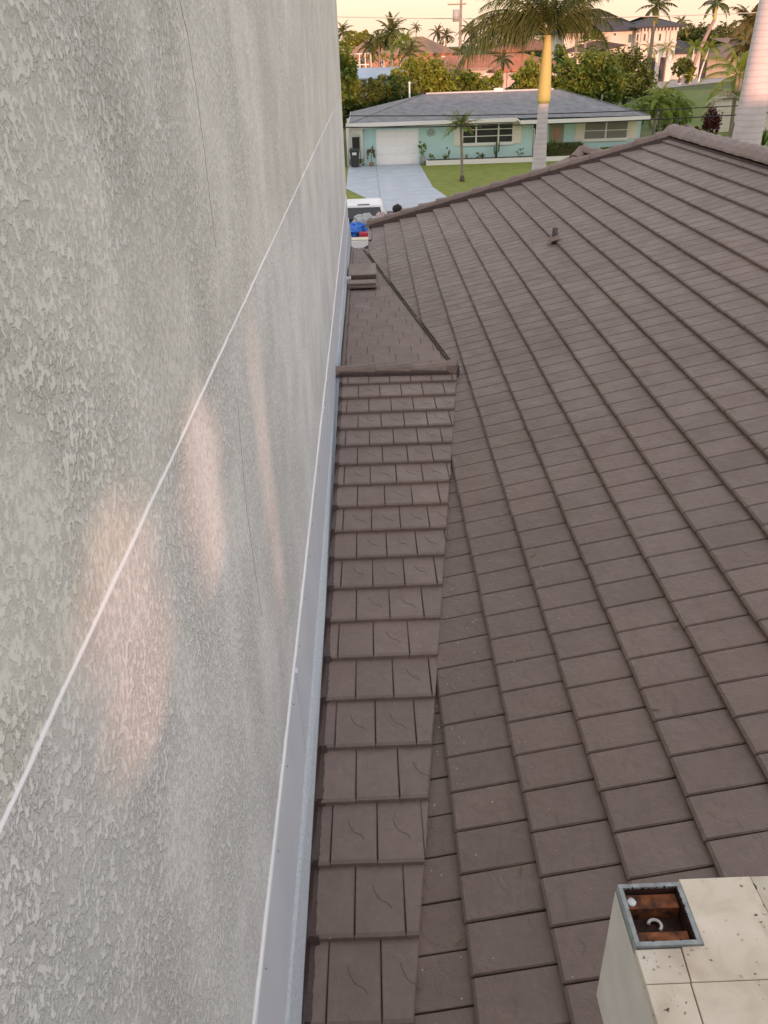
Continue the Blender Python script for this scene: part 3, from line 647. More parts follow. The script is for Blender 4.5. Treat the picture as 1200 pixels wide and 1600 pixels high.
def tree(name, label, base, blobs, n, size, m, seed=0, cat='tree', group=None, trunk=None, r=.18, flat=.5, limbs=True):
    t = empty(name, base, 0, label, cat, group); loc = Vector(base)
    rel = [((c[0]-loc.x, c[1]-loc.y, c[2]-loc.z), q) for c, q in blobs]
    quads('crown', leafcloud(rel, n, size, seed, flat), m, t)
    b = MB(); top = max(c[2] for c, q in rel); k = trunk or top*.6
    b.tube([(0, 0, -.1), (.05*k, .02*k, k*.5), (0, 0, k)], [r*1.2, r*.9, r*.6], 8)
    if limbs:
        for c, q in rel[:7]: b.tube([(0, 0, k*.55), (c[0]*.5, c[1]*.5, k*.6 + (c[2]-k*.6)*.5), (c[0], c[1], c[2])], [r*.5, r*.35, r*.12], 5)
    b.build('trunk', M['bark'], t); return t
def frond_arr(L_=2.6, pairs=44, leaf=.55, wid=.035, droop=.9, arch=.9, hang=.7, seed=0, segs=2, plum=.5):
    """a feather frond along +X that starts rising and bends over; returns leaflet quads and rachis points"""
    g = random.Random(seed); n = 16; pts = []; x = z = 0; ang = arch
    for i in range(n+1):
        pts.append(Vector((x, 0, z))); ang = arch - (arch + droop)*(i/n)**1.1; x += math.cos(ang)*L_/n; z += math.sin(ang)*L_/n
    Q = []
    def at_(t): k = min(n-1, int(t*n)); f = t*n-k; return pts[k].lerp(pts[k+1], f), (pts[k+1]-pts[k]).normalized()
    for i in range(pairs):
        t = .14 + .86*i/(pairs-1); p, d = at_(min(t, .999)); l = leaf*math.sin(min(1, .25 + 1.1*(1-t))*math.pi/2)*(.75 + .25*math.sin(math.pi*t)) * (g.uniform(.85, 1.1) if leaf < .7 else g.uniform(.5, 1.2))
        for sgn in (-1, 1):
            up = d.cross(Vector((0, sgn, 0))); up = Vector((0, 0, 1)) - d*d.z
            lift = g.uniform(-plum, plum)
            dr = (Vector((0, sgn, 0))*1.0 + d*g.uniform(.45, .8) + up*lift).normalized(); q = p; w = wid
            wv = d.cross(dr).normalized().cross(dr).normalized()
            for s_ in range(segs):
                dr2 = (dr + Vector((0, 0, -hang*(s_+.6)/segs*1.6))).normalized(); q2 = q + dr2*(l/segs); w2 = w*(.75 if s_ < segs-1 else .12)
                Q.append([q - wv*w, q + wv*w, q2 + wv*w2, q2 - wv*w2]); q = q2; w = w2
    return np.array([[list(v) for v in f] for f in Q]), pts
def frond_meshes(key, m, nvar=3, rw=.025, **kw):
    out = []
    for i in range(nvar):
        A, pts = frond_arr(seed=i*7+len(key), **kw); me = quads('frond', A, m); o_me = me.data; COL.objects.unlink(me); bpy.data.objects.remove(me)
        b = MB(); b.tube(pts[:15], [rw*(1-.8*k/15) for k in range(15)], 4, cap=False)
        bm = bmesh.new(); bm.from_mesh(o_me); me2 = b.mesh('frond', m); bm.from_mesh(me2); bm.to_mesh(o_me); bm.free(); out.append(o_me)
    return out
def palm(label, base, top, crown, tr=(.16, .12), lean=(0, 0), nf=16, fset=None, elev=(-25, 80), scale=1, shaft=None, tm=None, cat='palm tree', group=None, name='palm_tree', seed=0, joined=False, rings=False, extra=None):
    """base=(x,y,0); top = height of the crown; crown unused radius; fset list of frond meshes"""
    g = random.Random(seed); t = empty(name, base, 0, label, cat, group); b = MB(); n = 14
    prof = []; H_ = top; sh = shaft or 0
    for i in range(n+1):
        f = i/n; z = -.1 + (H_-sh+.1)*f; prof.append(((lean[0]*f**1.4, lean[1]*f**1.4, z), tr[0]*(1-f) + tr[1]*f + (tr[0]*.12*math.sin(f*5) if rings else 0)))
    if rings:
        pp_, rr_ = [], []; m_ = 150
        for i in range(m_+1):
            f = i/m_; k = min(n-1, int(f*n)); q = f*n-k; a, c = prof[k], prof[k+1]
            pp_.append(tuple(a[0][j]*(1-q)+c[0][j]*q for j in range(3))); rr_.append((a[1]*(1-q)+c[1]*q)*(1 + (.012 if i % 3 == 0 else 0) + g.uniform(-.004, .004)))
        b.tube(pp_, rr_, 20)
    else: b.tube([p for p, r in prof], [r for p, r in prof], 8)
    b.build('trunk', tm or M['bark'], t)
    tip = Vector((lean[0], lean[1], H_))
    if shaft:
        s0 = Vector(prof[-1][0]); b = MB(); k = tr[1]
        b.tube([tuple(s0 + Vector((0, 0, z*sh))) for z in (0, .06, .3, .6, .85, 1.0)], [k*1.0, k*1.08, k*.98, k*.84, k*.70, k*.50], 16 if rings else 8); b.build('crownshaft', M['shaft'], t); tip = s0 + Vector((0, 0, sh))
    for i in range(nf):
        f = i/max(1, nf-1); az = i*2.39996 + g.uniform(-.25, .25); el = rad(elev[1] + (elev[0]-elev[1])*f**.8 + g.uniform(-7, 7)); s_ = scale*g.uniform(.85, 1.08)*(.75 + .25*min(1, f*3))
        if rings and el < rad(25) and math.cos(az + math.pi/2) > .45: az += 1.3 if math.sin(az + math.pi/2) > 0 else -1.3
        mm = Matrix.Translation(tip) @ Matrix.Rotation(az, 4, 'Z') @ Matrix.Rotation(-el, 4, 'Y') @ Matrix.Rotation(g.uniform(-.3, .3), 4, 'X') @ Matrix.Scale(s_, 4)
        link('frond', fset[i % len(fset)], t, mm)
    return t
M['shaft'] = mat('yellow_green_crownshaft', (.60, .45, .14), .6, col2=(.44, .50, .17), vscale=1.6, bump=.003, bscale=20)
M['royal'] = mat('pale_grey_ringed_trunk', (.66, .62, .60), .8, var=.08, vscale=3, bump=.004, bscale=12)
_n = M['royal'].node_tree; _w = _n.nodes.new('ShaderNodeTexWave'); _w.bands_direction = 'Z'; _w.inputs['Scale'].default_value = 2.3; _w.inputs['Distortion'].default_value = 2.2; _w.inputs['Detail'].default_value = 3; _w.inputs['Detail Scale'].default_value = .6
_t = _n.nodes.new('ShaderNodeTexCoord'); _n.links.new(_t.outputs['Object'], _w.inputs['Vector']); _m = _n.nodes.new('ShaderNodeMix'); _m.data_type = 'RGBA'; _m.blend_type = 'MULTIPLY'; _m.inputs[0].default_value = .35
_p = _n.nodes['Principled BSDF']; _src = _p.inputs['Base Color'].links[0].from_socket; _r = _n.nodes.new('ShaderNodeMapRange'); _r.inputs[1].default_value = 0; _r.inputs[2].default_value = .35; _r.inputs[3].default_value = .62; _n.links.new(_w.outputs[0], _r.inputs[0])
_n.links.new(_src, _m.inputs[6]); _n.links.new(_r.outputs[0], _m.inputs[7]); _n.links.new(_m.outputs[2], _p.inputs['Base Color'])
FS = {}
FS['royal'] = frond_meshes('royal', M['frond'], 4, .03, L_=2.7, pairs=84, leaf=.78, wid=.015, droop=1.25, arch=.35, hang=2.6, plum=1.1, segs=3)
FS['far'] = frond_meshes('far', M['frond'], 3, .05, L_=2.6, pairs=26, leaf=.6, wid=.06, droop=.9, arch=.3, hang=.8, segs=2, plum=.3)
FS['fargold'] = frond_meshes('fargold', M['frond_gold'], 3, .05, L_=2.6, pairs=26, leaf=.6, wid=.06, droop=.9, arch=.3, hang=.8, segs=2, plum=.3)
FS['small'] = frond_meshes('small', M['frond_brown'], 2, .012, L_=1.15, pairs=34, leaf=.30, wid=.012, droop=.95, arch=.35, hang=.7, segs=2, plum=.4)
FS['smallg'] = frond_meshes('smallg', M['frond_bright'], 2, .012, L_=1.15, pairs=34, leaf=.28, wid=.012, droop=.5, arch=.3, hang=.4, segs=2, plum=.4)
FS['xmas'] = frond_meshes('xmas', M['frond_bright'], 3, .02, L_=1.7, pairs=36, leaf=.42, wid=.028, droop=1.25, arch=.4, hang=1.0, segs=2, plum=.3)
FS['bright'] = frond_meshes('bright', M['frond_bright'], 3, .03, L_=3.0, pairs=50, leaf=.6, wid=.022, droop=1.1, arch=.4, hang=.9, segs=2, plum=.2)
FS['pale'] = frond_meshes('pale', M['frond_pale'], 2, .035, L_=3.0, pairs=46, leaf=.7, wid=.022, droop=1.2, arch=.45, hang=.9, segs=2, plum=.2)
# =================================================================== TURQUOISE HOUSE
M['turq'] = mat('turquoise_stucco', (.50, .74, .72), .85, var=.04, vscale=1.5, bump=.004, bscale=40)
M['white'] = mat('white_paint', (.78, .78, .74), .5)
M['door'] = mat('white_garage_door', (.88, .89, .87), .5)
M['shutter'] = mat('cream_shutter', (.76, .74, .62), .55)
M['glass'] = mat('dark_window_glass', (.035, .037, .04), .12, spec=.7, var=.3, vscale=1.5)
M['blind'] = mat('grey_blind_behind_glass', (.20, .20, .18), .35, spec=.6)
M['roofg'] = mat('grey_asphalt_shingle', (.17, .175, .18), .9, col2=(.26, .265, .27), vscale=2.2, bump=.01, bscale=14, detail=8)
th = empty('turquoise_house', (9, 58.6, 0), label='single storey turquoise house with grey hip roof across the street', cat='house')
TO = Vector((9, 58.6, 0))
def tp(b, name, m, parent=None, **kw):
    o = b.build(name, m, parent or th, **kw)
    if parent is None: o.location = -TO
    return o
YF = 58.6
def F(x, y, Y=YF): p = atY(x, y, Y); return p.x, p.z
xL = F(568.5, 230)[0]; xE = F(832, 230)[0]; xR = F(1003, 215)[0]
ZE = 2.62; ZE2 = 2.38
tp(MB().box((xL, YF, 0), (xE, YF + 9, ZE + .05)), 'wall', M['turq'])
tp(MB().box((xE + .001, YF + .5, 0), (xR, YF + 8.5, ZE - .1)), 'wall', M['turq'])
# carport arch panel left of the garage
ax0, ax1 = F(542, 230)[0], xL - .01
b = MB(); pts = []; hw = (ax1 - ax0)/2 - .13; cx = (ax0 + ax1)/2; zt0 = 2.05
arch = [(cx - hw, .0), (cx - hw, zt0 - hw)] + [(cx - hw*math.cos(a), zt0 - hw*.8 + hw*.8*math.sin(a)) for a in [math.pi*i/10 for i in range(1, 10)]] + [(cx + hw, zt0 - hw), (cx + hw, .0)]
out = [(ax0, 0)] + [(ax0, ZE)]*5 + [(cx, ZE)]*2 + [(ax1, ZE)]*5 + [(ax1, 0)]
n_ = min(len(arch), len(out))
for dy in (0, .12): b.add([(x, YF - .3 + dy, z) for x, z in arch[:n_]] + [(x, YF - .3 + dy, z) for x, z in out[:n_]], [(i, i+1, n_+i+1, n_+i) for i in range(n_-1)])
b.add([(x, YF - .3, z) for x, z in arch] + [(x, YF - .18, z) for x, z in arch], [(i, i+1, len(arch)+i+1, len(arch)+i) for i in range(len(arch)-1)])
tp(b, 'arch_panel', M['white'])
tp(MB().box((ax0 - .02, YF + 4, 0), (xL - .01, YF + 4.1, ZE)), 'back_wall', M['white'])
# garage door with its embossed panels
gx0, gx1 = F(588, 230)[0], F(654, 230)[0]; gz1 = F(621, 202)[1]
gd = tp(MB().box((gx0, YF - .03, .03), (gx1, YF - .005, gz1)), 'garage_door', M['door'])
nr, nc = 4, 4
for i in range(nr):
    for j in range(nc):
        w = (gx1-gx0)/nc; h = (gz1-.03)/nr; x_ = gx0 + j*w; z_ = .03 + i*h
        b = MB(); b.hexa([(x_+.07, YF-.03, z_+.09), (x_+w-.07, YF-.03, z_+.09), (x_+w-.07, YF-.03, z_+h-.09), (x_+.07, YF-.03, z_+h-.09), (x_+.10, YF-.055, z_+.12), (x_+w-.10, YF-.055, z_+.12), (x_+w-.10, YF-.055, z_+h-.12), (x_+.10, YF-.055, z_+h-.12)])
        b.build('door_panel', M['door'], gd)
tp(MB().box((gx0-.08, YF-.06, 0), (gx0-.002, YF-.002, gz1+.08)).box((gx1+.002, YF-.06, 0), (gx1+.08, YF-.002, gz1+.08)).box((gx0-.002, YF-.06, gz1+.002), (gx1+.002, YF-.002, gz1+.08)), 'door_frame', M['turq'])
def window(x0, x1, z0, z1, Y, cols, rows, glass, sill=True, rowhs=None):
    fr = MB(); t = .07
    fr.box((x0, Y-.06, z0), (x1, Y-.001, z0+t)); fr.box((x0, Y-.06, z1-t), (x1, Y-.001, z1)); fr.box((x0, Y-.058, z0+t), (x0+t, Y-.001, z1-t)); fr.box((x1-t, Y-.058, z0+t), (x1, Y-.001, z1-t))
    w_ = tp(fr, 'window', M['white'])
    xs = [x0+t] + [x0 + (x1-x0)*c for c in cols] + [x1-t]
    for c in xs[1:-1]: MB().box((c-.05, Y-.057, z0+t), (c+.05, Y-.002, z1-t)).build('mullion', M['white'], w_)
    for i in range(len(xs)-1):
        for j in range(rows):
            a = z0+t + (z1-z0-2*t)*j/rows; c = z0+t + (z1-z0-2*t)*(j+1)/rows
            MB().box((xs[i], Y-.02, a+.02), (xs[i+1], Y-.012, c-.02)).build('pane', glass, w_)
            if j: MB().box((xs[i], Y-.05, a-.025), (xs[i+1], Y-.004, a+.025)).build('glazing_bar', M['white'], w_)
    if sill: MB().box((x0-.06, Y-.12, z0-.09), (x1+.06, Y-.001, z0-.002)).build('sill', M['white'], w_)
    return w_
def shutter(x0, x1, z0, z1, Y, top=0):
    s_ = tp(MB().box((x0, Y-.05, z0), (x1, Y-.002, z1)), 'shutter', M['shutter'])
    for k in range(8):
        z_ = z0 + .08 + (z1-z0-.16)*k/8; MB().hexa([(x0+.05, Y-.066, z_), (x1-.05, Y-.066, z_), (x1-.05, Y-.05, z_), (x0+.05, Y-.05, z_), (x0+.05, Y-.052, z_+.12), (x1-.05, Y-.052, z_+.12), (x1-.05, Y-.05, z_+.12), (x0+.05, Y-.05, z_+.12)]).build('louvre', M['shutter'], s_)
wx0, wx1 = F(722, 208)[0], F(802, 208)[0]; wz0, wz1 = F(762, 225)[1] + .02, F(762, 189.5)[1]
window(wx0, wx1, wz0, wz1, YF, [.275, .71], 3, M['glass'])
shutter(wx0-.52, wx0-.01, wz0-.05, wz1+.02, YF); shutter(wx1+.01, wx1+.55, wz0-.05, wz1+.02, YF)
Y2 = YF + .5
w20, w21 = F(912, 205, Y2)[0], F(981, 205, Y2)[0]; wz2, wz3 = F(946, 218, Y2)[1], F(946, 189, Y2)[1]
window(w20, w21, wz2, wz3, Y2, [.5], 2, M['blind']); shutter(w20-.55, w20-.01, wz2+.0, wz3, Y2); shutter(w21+.01, w21+.6, wz2+.0, wz3, Y2)
# entry door in the recess, with coloured glass
dx0, dx1 = F(858, 215, Y2)[0], F(880, 215, Y2)[0]
M['khaki'] = mat('sand_coloured_door', (.30, .29, .19), .6)
dr = tp(MB().box((dx0, Y2-.05, .1), (dx1, Y2-.002, 2.2)), 'front_door', M['khaki'])
MB().ball(((dx0+dx1)/2, Y2-.055, 1.55), (.17, .02, .35), 12, 8).build('door_ornament', mat('coral_coloured_glass', (.5, .22, .16), .3), dr)
tp(MB().box((xE + .01, Y2-.04, .0), (xE + .35, Y2-.003, 2.3)), 'screen_door', M['glass'])
# roof
ez = ZE + .02; fx0, fx1 = F(545, 195, YF-.9)[0], F(806, 185, YF-.9)[0]; rx0 = atY(661, 147.3, 63.6); rx1 = atY(872, 138, 63.6); YB = 69.0
xr = F(1008, 186, YF-.6)[0] + .2; rz = rx0.z
b = MB(); y0 = YF - .9
b.add([(fx0, y0, ez), (fx1, y0, ez), (xr, y0, ez-.12), (xr, YB, ez-.12), (fx0, YB, ez), (rx0.x, 63.6, rz), (rx1.x, 63.6, rz), (fx0, y0, ez-.12), (fx1, y0, ez-.14), (xr, y0, ez-.26)], [(0, 1, 6, 5), (1, 2, 6), (2, 3, 6), (3, 4, 5, 6), (4, 0, 5)])
rf = tp(b, 'roof', M['roofg'])
tp(MB().box((fx0+.1, y0+.1, ez-.30), (xr-.1, YB-.1, ez-.26)), 'soffit', M['white'])
M['rcap'] = mat('light_grey_ridge_flashing', (.62, .62, .60), .5)
MB().tube([(rx0.x + .2, 63.6, rz + .03), (rx1.x - .3, 63.6, rz + .03)], .07, 6).build('ridge_flashing', M['rcap'], rf)
for e in ((fx0, y0), ): MB().tube([(e[0], e[1], ez + .01), (rx0.x, 63.6, rz + .02)], .035, 5).build('hip_cap', M['roofg'], rf)
MB().tube([(xr, y0, ez - .1), (rx1.x, 63.6, rz + .02)], .035, 5).build('hip_cap', M['roofg'], rf)
MB().box((rx0.x+5.0, 63.5, rz), (rx0.x+5.6, 63.9, rz+.22)).build('roof_vent', M['white'], rf)
MB().tube([(rx1.x+2.9, 62.6, rz-.9), (rx1.x+2.9, 62.6, rz-.35)], .05, 8).build('vent_pipe', M['gut'], rf)
g1 = tp(MB().box((fx0, y0-.12, ez-.20), (fx1+.05, y0-.003, ez+.02)), 'gutter', M['white'])
g2 = tp(MB().box((fx1+.3, y0-.12, ez-.36), (xr, y0-.003, ez-.14)), 'gutter', M['white'])
tp(MB().box((fx0-.04, y0, ez-.2), (fx0-.002, YB, ez+.02)), 'fascia', M['white'])
MB().tube([(fx1, y0-.06, ez-.05), (fx1+.15, y0-.06, ez-.12), (fx1+.35, y0-.06, ez-.30)], .06, 6).tube([(fx1+.3, y0+.0, ez-.35), (fx1+1.0, YF-.1, ez-.62), (xE+.05, YF-.08, ez-.75), (xE+.05, YF-.08, .1)], .045, 6).build('downspout', M['white'], g1)
tp(MB().tube([(fx0+.1, y0-.1, ez-.15), (fx0+.05, YF-.38, ez-.4), (ax0+.02, YF-.38, .15), (ax0+.3, YF-.40, .05)], .05, 6), 'downspout', M['white'])
tp(MB().tube([(xL, YF-.08, ez-.3), (xL, YF-.08, .25), (xL-.25, YF-.3, .12), (xL-.7, YF-.38, .10)], .045, 6), 'downspout', M['white'])
# starfish-like wall ornament
b = MB(); oc = Vector((*[F(673, 207)[0]], YF-.03, F(673, 207)[1]))
for k in range(7): a = 2*math.pi*k/7; b.ball((oc.x + .22*math.cos(a), oc.y, oc.z + .17*math.sin(a)), (.10, .03, .08), 8, 5, .1, k)
b.ball(tuple(oc), (.12, .035, .10), 8, 5)
tp(b, 'wall_ornament', mat('pale_metal_ornament', (.42, .48, .50), .4))
# planter kerbs
px0, px1 = 3.9, xE - .1
pk_ = empty('planter_kerb', ((px0+px1)/2, 57.4, 0), label='long low white planter kerb under the garage side window of the turquoise house', cat='planter'); kk = pk_.location.copy()
def kp(b, name, m, par_, k): o = b.build(name, m, par_); o.location = -k; return o
kp(MB().box((px0, 57.4, 0), (px1, 57.52, .30)).box((px0, 57.53, 0), (px0+.12, 58.55, .30)), 'kerb', M['white'], pk_, kk)
M['soil'] = mat('planter_soil', (.10, .075, .05), .95, var=.4, vscale=8, bump=.02, bscale=20)
kp(MB().box((px0+.13, 57.53, 0), (px1, 58.57, .26)), 'soil', M['soil'], pk_, kk)
qk = empty('planter_kerb', (15, 58, 0), label='white planter kerb below the clipped hedge right of the tall palm', cat='planter'); kk2 = qk.location.copy()
kp(MB().box((xE+.7, 57.4, 0), (19.5, 57.52, .30)), 'kerb', M['white'], qk, kk2)
# clipped hedges
def hedge(label, x0, x1, y0_, y1_, h, seed=1, m=None, n=2600, size=.055):
    g = np.random.default_rng(seed); t = empty('hedge', ((x0+x1)/2, (y0_+y1_)/2, 0), 0, label, 'hedge')
    P = g.random((n, 3)); f = g.integers(0, 4, n); P[f == 0, 1] = 0; P[f == 1, 2] = 1; P[f == 2, 0] = 0; P[f == 3, 0] = 1
    P += g.normal(size=(n, 3))*.025; P = (P - [.5, .5, 0])*[x1-x0, y1_-y0_, h]
    P[:, 2] = np.clip(P[:, 2], .02, None)
    a = g.normal(size=(n, 3)); a /= np.linalg.norm(a, axis=1)[:, None]; b_ = np.cross(a, g.normal(size=(n, 3))); b_ /= np.linalg.norm(b_, axis=1)[:, None]; s_ = size*(.6+.8*g.random(n))[:, None]
    quads('foliage', np.stack([P-a*s_, P+b_*s_*.6, P+a*s_, P-b_*s_*.6], 1), m or M['leaf_dark'], t)
    MB().box((-(x1-x0)/2+.06, -(y1_-y0_)/2+.06, 0), ((x1-x0)/2-.06, (y1_-y0_)/2-.06, h-.06)).build('stems', M['soil'], t)
hA, hB = F(856, 240, 57.9)[0], F(907, 240, 57.9)[0]
hedge('clipped box hedge, dark green, below the entry right of the tall palm', hA, hB, 57.6, 58.5, .98, 3)
hedge('low trimmed hedge under the right hand window of the turquoise house', hB + 1.6, hB + 6, 57.7, 58.5, .62, 4, M['leaf_mid'])
# wheelie bin
M['bin'] = mat('dark_grey_bin_plastic', (.035, .036, .04), .45)
M['label'] = mat('white_label', (.7, .7, .68), .6)
bn = empty('wheelie_bin', ((ax0+ax1)/2 - .05, YF - .62, 0), label='tall dark grey wheelie bin standing under the white arch beside the garage', cat='bin')
MB().hexa([(-.24, -.30, .08), (.24, -.30, .08), (.24, .28, .08), (-.24, .28, .08), (-.32, -.36, 1.05), (.32, -.36, 1.05), (.32, .36, 1.05), (-.32, .36, 1.05)]).build('body', M['bin'], bn)
MB().hexa([(-.35, -.40, 1.052), (.35, -.40, 1.052), (.35, .40, 1.052), (-.35, .40, 1.052), (-.30, -.34, 1.13), (.30, -.34, 1.13), (.30, .36, 1.17), (-.30, .36, 1.17)]).build('lid', M['bin'], bn)
MB().box((-.16, -.356, .78), (.12, -.345, .94)).build('sticker', M['label'], bn)
for sx in (-1, 1): MB().tube([(sx*.22, .30, .12), (sx*.28, .30, .12)], .12, 12).build('wheel', M['bin'], bn)
M['metalb'] = mat('black_grille', (.03, .03, .03), .5)
gt = empty('folding_chair', ((ax0+ax1)/2 + .05, YF + .3, 0), label='dark folded furniture stored behind the bin in the white arch', cat='chair')
MB().box((-.25, -.03, .9), (.25, .03, 1.75)).build('backrest', M['metalb'], gt); MB().box((-.28, -.02, 0), (-.24, .02, .9)).box((.24, -.02, 0), (.28, .02, .9)).build('leg', M['metalb'], gt)
# plants along the front
def plant(label, x, y, z, h, w, m, n=60, size=.09, seed=0, cat='plant', spiky=False, pot=None, group=None):
    t = empty('plant', (x, y, 0), 0, label, cat, group); g = np.random.default_rng(seed)
    if spiky:
        Q = []
        for i in range(n):
            a = g.random()*6.28; e = rad(35 + 55*g.random()); d = np.array([math.cos(a)*math.cos(e), math.sin(a)*math.cos(e), math.sin(e)]); s_ = np.array([-math.sin(a), math.cos(a), 0])*size*.35; L_ = h*(.6+.4*g.random()); p = np.array([0, 0, z])
            Q.append([p - s_, p + s_, p + d*L_*.6 + s_*.8, p + d*L_*.6 - s_*.8]); q = p + d*L_*.6; Q.append([q - s_*.8, q + s_*.8, q + (d + [0, 0, -.25])*L_*.4 + s_*.1, q + (d + [0, 0, -.25])*L_*.4 - s_*.1])
        quads('leaves', np.array(Q), m, t)
    else: quads('leaves', leafcloud([((0, 0, z + h*.55), (w/2, w/2, h*.5))], n*3, size, seed), m, t); MB().tube([(0, 0, z), (0, 0, z + h*.6)], .02, 5).build('stem', M['bark'], t)
    if pot: MB().tube([(0, 0, 0), (0, 0, z)], [w*.22, w*.30], 12).build('pot', pot, t)
    return t
M['pot'] = mat('grey_pot', (.30, .29, .26), .8); M['terra'] = mat('brown_pot', (.30, .16, .09), .8)
plant('dry brownish shrub in a pot left of the garage door', F(580.5, 250)[0], 58.1, .25, 1.0, .55, M['frond_brown'], 60, .07, 1, pot=M['terra'])
plant('bushy green plant in a grey pot right of the garage door', F(660, 250)[0], 57.9, .55, .75, .6, M['leaf_yel'], 60, .08, 2, pot=M['pot'])
for i, (px, h, w, mk, sp, lab) in enumerate([(673, .45, .5, 'leaf_yel', 0, 'small yellow-green plant at the left end of the planter'), (694, .5, .6, 'leaf_yel', 1, 'low spreading spiky plant in the planter left of the small palm'), (700, .95, .35, 'leaf_mid', 0, 'thin leggy shrub in the planter below the wall ornament'), (728, .55, .3, 'frond_pale', 1, 'pale spiky plant in the planter just right of the small palm'), (746, .45, .6, 'leaf_yel', 0, 'rounded yellow-green plant in the planter under the left window'), (752, .5, .3, 'leaf_dark', 1, 'dark pointed plant in the planter under the window'), (810, .55, .55, 'leaf_yel', 0, 'leafy yellow-green plant near the right end of the planter')]):
    plant(lab, F(px, 250)[0], 58.0, .26, h, w, M[mk], 26, .06, i+5, spiky=bool(sp))
plant('tall spiky green plant in front of the sand coloured door', F(864, 240)[0], 58.55, .2, 1.5, .8, M['leaf_mid'], 26, .12, 33, spiky=True)
cx_ = F(773.5, 240)[0]; ct = empty('cactus', (cx_, 58.05, .26), label='tall dark columnar cactus in the planter under the window', cat='cactus')
MB().tube([(0, 0, 0), (0, 0, 1.1)], [.07, .06], 8).build('stem', M['leaf_dark'], ct); MB().tube([(.02, 0, .3), (.15, 0, .42), (.17, 0, .95)], .045, 6).build('arm', M['leaf_dark'], ct); MB().tube([(0, 0, .2), (-.13, 0, .3), (-.14, 0, .7)], .045, 6).build('arm', M['leaf_dark'], ct)
st = atZ(787, 290, .1); b = MB(); b.tube([(0, 0, -.05), (0, 0, .12), (0, 0, .35)], [.22, .20, .02], 8); b.build('garden_stone', M['white'], loc=(st.x, st.y, 0), label='small white cone-shaped stone on the lawn at the roof edge', cat='ornament')
# small palm on the lawn
M['ptr'] = mat('pale_palm_bark', (.34, .31, .25), .85, col2=(.20, .17, .12), vscale=4, bump=.01, bscale=14)
sp_ = atZ(722, 284, 0); tz = atY(716, 197, sp_.y).z
p_ = palm('small slender palm with brownish drooping fronds on the front lawn', (sp_.x, sp_.y, 0), tz, 1.2, (.09, .07), (-.12, 0), 26, FS['smallg'] + FS['small'][:1] + FS['smallg'][:1], (-20, 75), 1.05, tm=M['ptr'], seed=4)
MB().tube([(0, 0, -.05), (0, 0, .35)], [.16, .12], 8).build('trunk_base', M['bark'], p_)
# =================================================================== ROYAL PALMS
RY = 26.5; rb = atY(846, 268, RY); rt = atY(856, 55, RY)
royal1 = palm('tall royal palm with yellow-orange crownshaft rising behind the roof hip, near centre', (rb.x - .12, RY, 0), rt.z, 3, (.30, .185), (rt.x - rb.x + .12, 0), 20, FS['royal'], (14, 82), 1.0, shaft=1.72, tm=M['royal'], rings=True, seed=11)
for az, el, s_ in [(3.05, 2, 1.15), (2.7, 14, 1.1), (3.45, 10, 1.1), (.25, 24, .85)]:
    link('frond', FS['royal'][0 if az > 2.9 else 2], royal1, Matrix.Translation((rt.x - rb.x + .10, 0, rt.z)) @ Matrix.Rotation(az, 4, 'Z') @ Matrix.Rotation(-rad(el), 4, 'Y') @ Matrix.Scale(s_, 4))
R2 = 22.0; b2 = atY(1174, 250, R2)
_t2 = atY(1207, 0, R2)
royal2 = palm('thick pale grey palm trunk at the right edge of the picture behind the ridge', (b2.x - .25, R2, 0), 13.0, 3, (.335, .29), ((_t2.x - b2.x + .25)*1.9, 0), 14, FS['royal'], (-25, 70), 1.2, shaft=2.0, tm=M['royal'], rings=True, seed=12)
# palms and shrubs right of the turquoise house
for i, (x, y, Y, sc, sd_, ln) in enumerate([(1004, 172, 60.5, .95, 1, (-.2, 0)), (1026, 160, 60.2, 1.05, 2, (.1, 0)), (1047, 163, 60.9, 1.0, 3, (.25, 0)), (1036, 150, 62.0, 1.0, 4, (0, .2)), (1060, 170, 62.2, .8, 6, (.2, .2))]):
    q = atY(x, y, Y); labs = ['leftmost of the clustered small palms, leaning over the turquoise wall corner', 'front middle palm of the cluster at the corner of the turquoise house', 'right front palm of the cluster beside the turquoise house', 'highest palm at the back of the cluster by the turquoise house', 'shortest palm at the right end of the cluster']
    palm(labs[i], (q.x, Y, 0), q.z, 1, (.12, .08), ln, 14, FS['xmas'], (-40, 70), sc, tm=M['ptr'], seed=20+i, group='small palms at the corner of the turquoise house')
q = atY(1050, 165, 66); tree('shrub', 'dark leafy shrub filling in behind the cluster of small palms', (q.x, 66, 0), [((q.x, 66, 1.6), (1.1, .9, 1.5)), ((q.x + .9, 66.4, 1.6), (.8, .8, 1.2))], 1500, .13, M['leaf_mid'], 31, 'shrub')
q = atZ(1104, 214, 0); tree('croton_shrub', 'large dark red shrub beside the pale wall on the right', (q.x, q.y, 0), [((q.x, q.y, 1.1), (.8, .6, 1.0)), ((q.x + .5, q.y, .8), (.5, .5, .7))], 1300, .11, M['leaf_red'], 32, 'shrub', trunk=.6, r=.05)
q = atZ(1156, 230, 0); tree('croton_shrub', 'smaller dark red shrub just left of the thick palm trunk', (q.x, q.y, 0), [((q.x, q.y, .85), (.7, .6, .8)), ((q.x-.3, q.y, .5), (.5, .5, .5))], 1000, .11, M['leaf_red'], 33, 'shrub', trunk=.5, r=.05)
q = atZ(1192, 228, 0); plant('dark strappy plant right of the thick palm trunk', q.x, q.y, 0, 1.5, 1, M['leaf_dark'], 40, .12, 34, spiky=True)
q = atZ(1130, 224, 0); plant('tan dry grass clump between the two dark red shrubs', q.x, q.y, 0, 1.0, 1, M['frond_brown'], 40, .06, 35, spiky=True)
M['rock'] = mat('tan_rock', (.30, .25, .19), .9, var=.2, vscale=3, bump=.02, bscale=8)
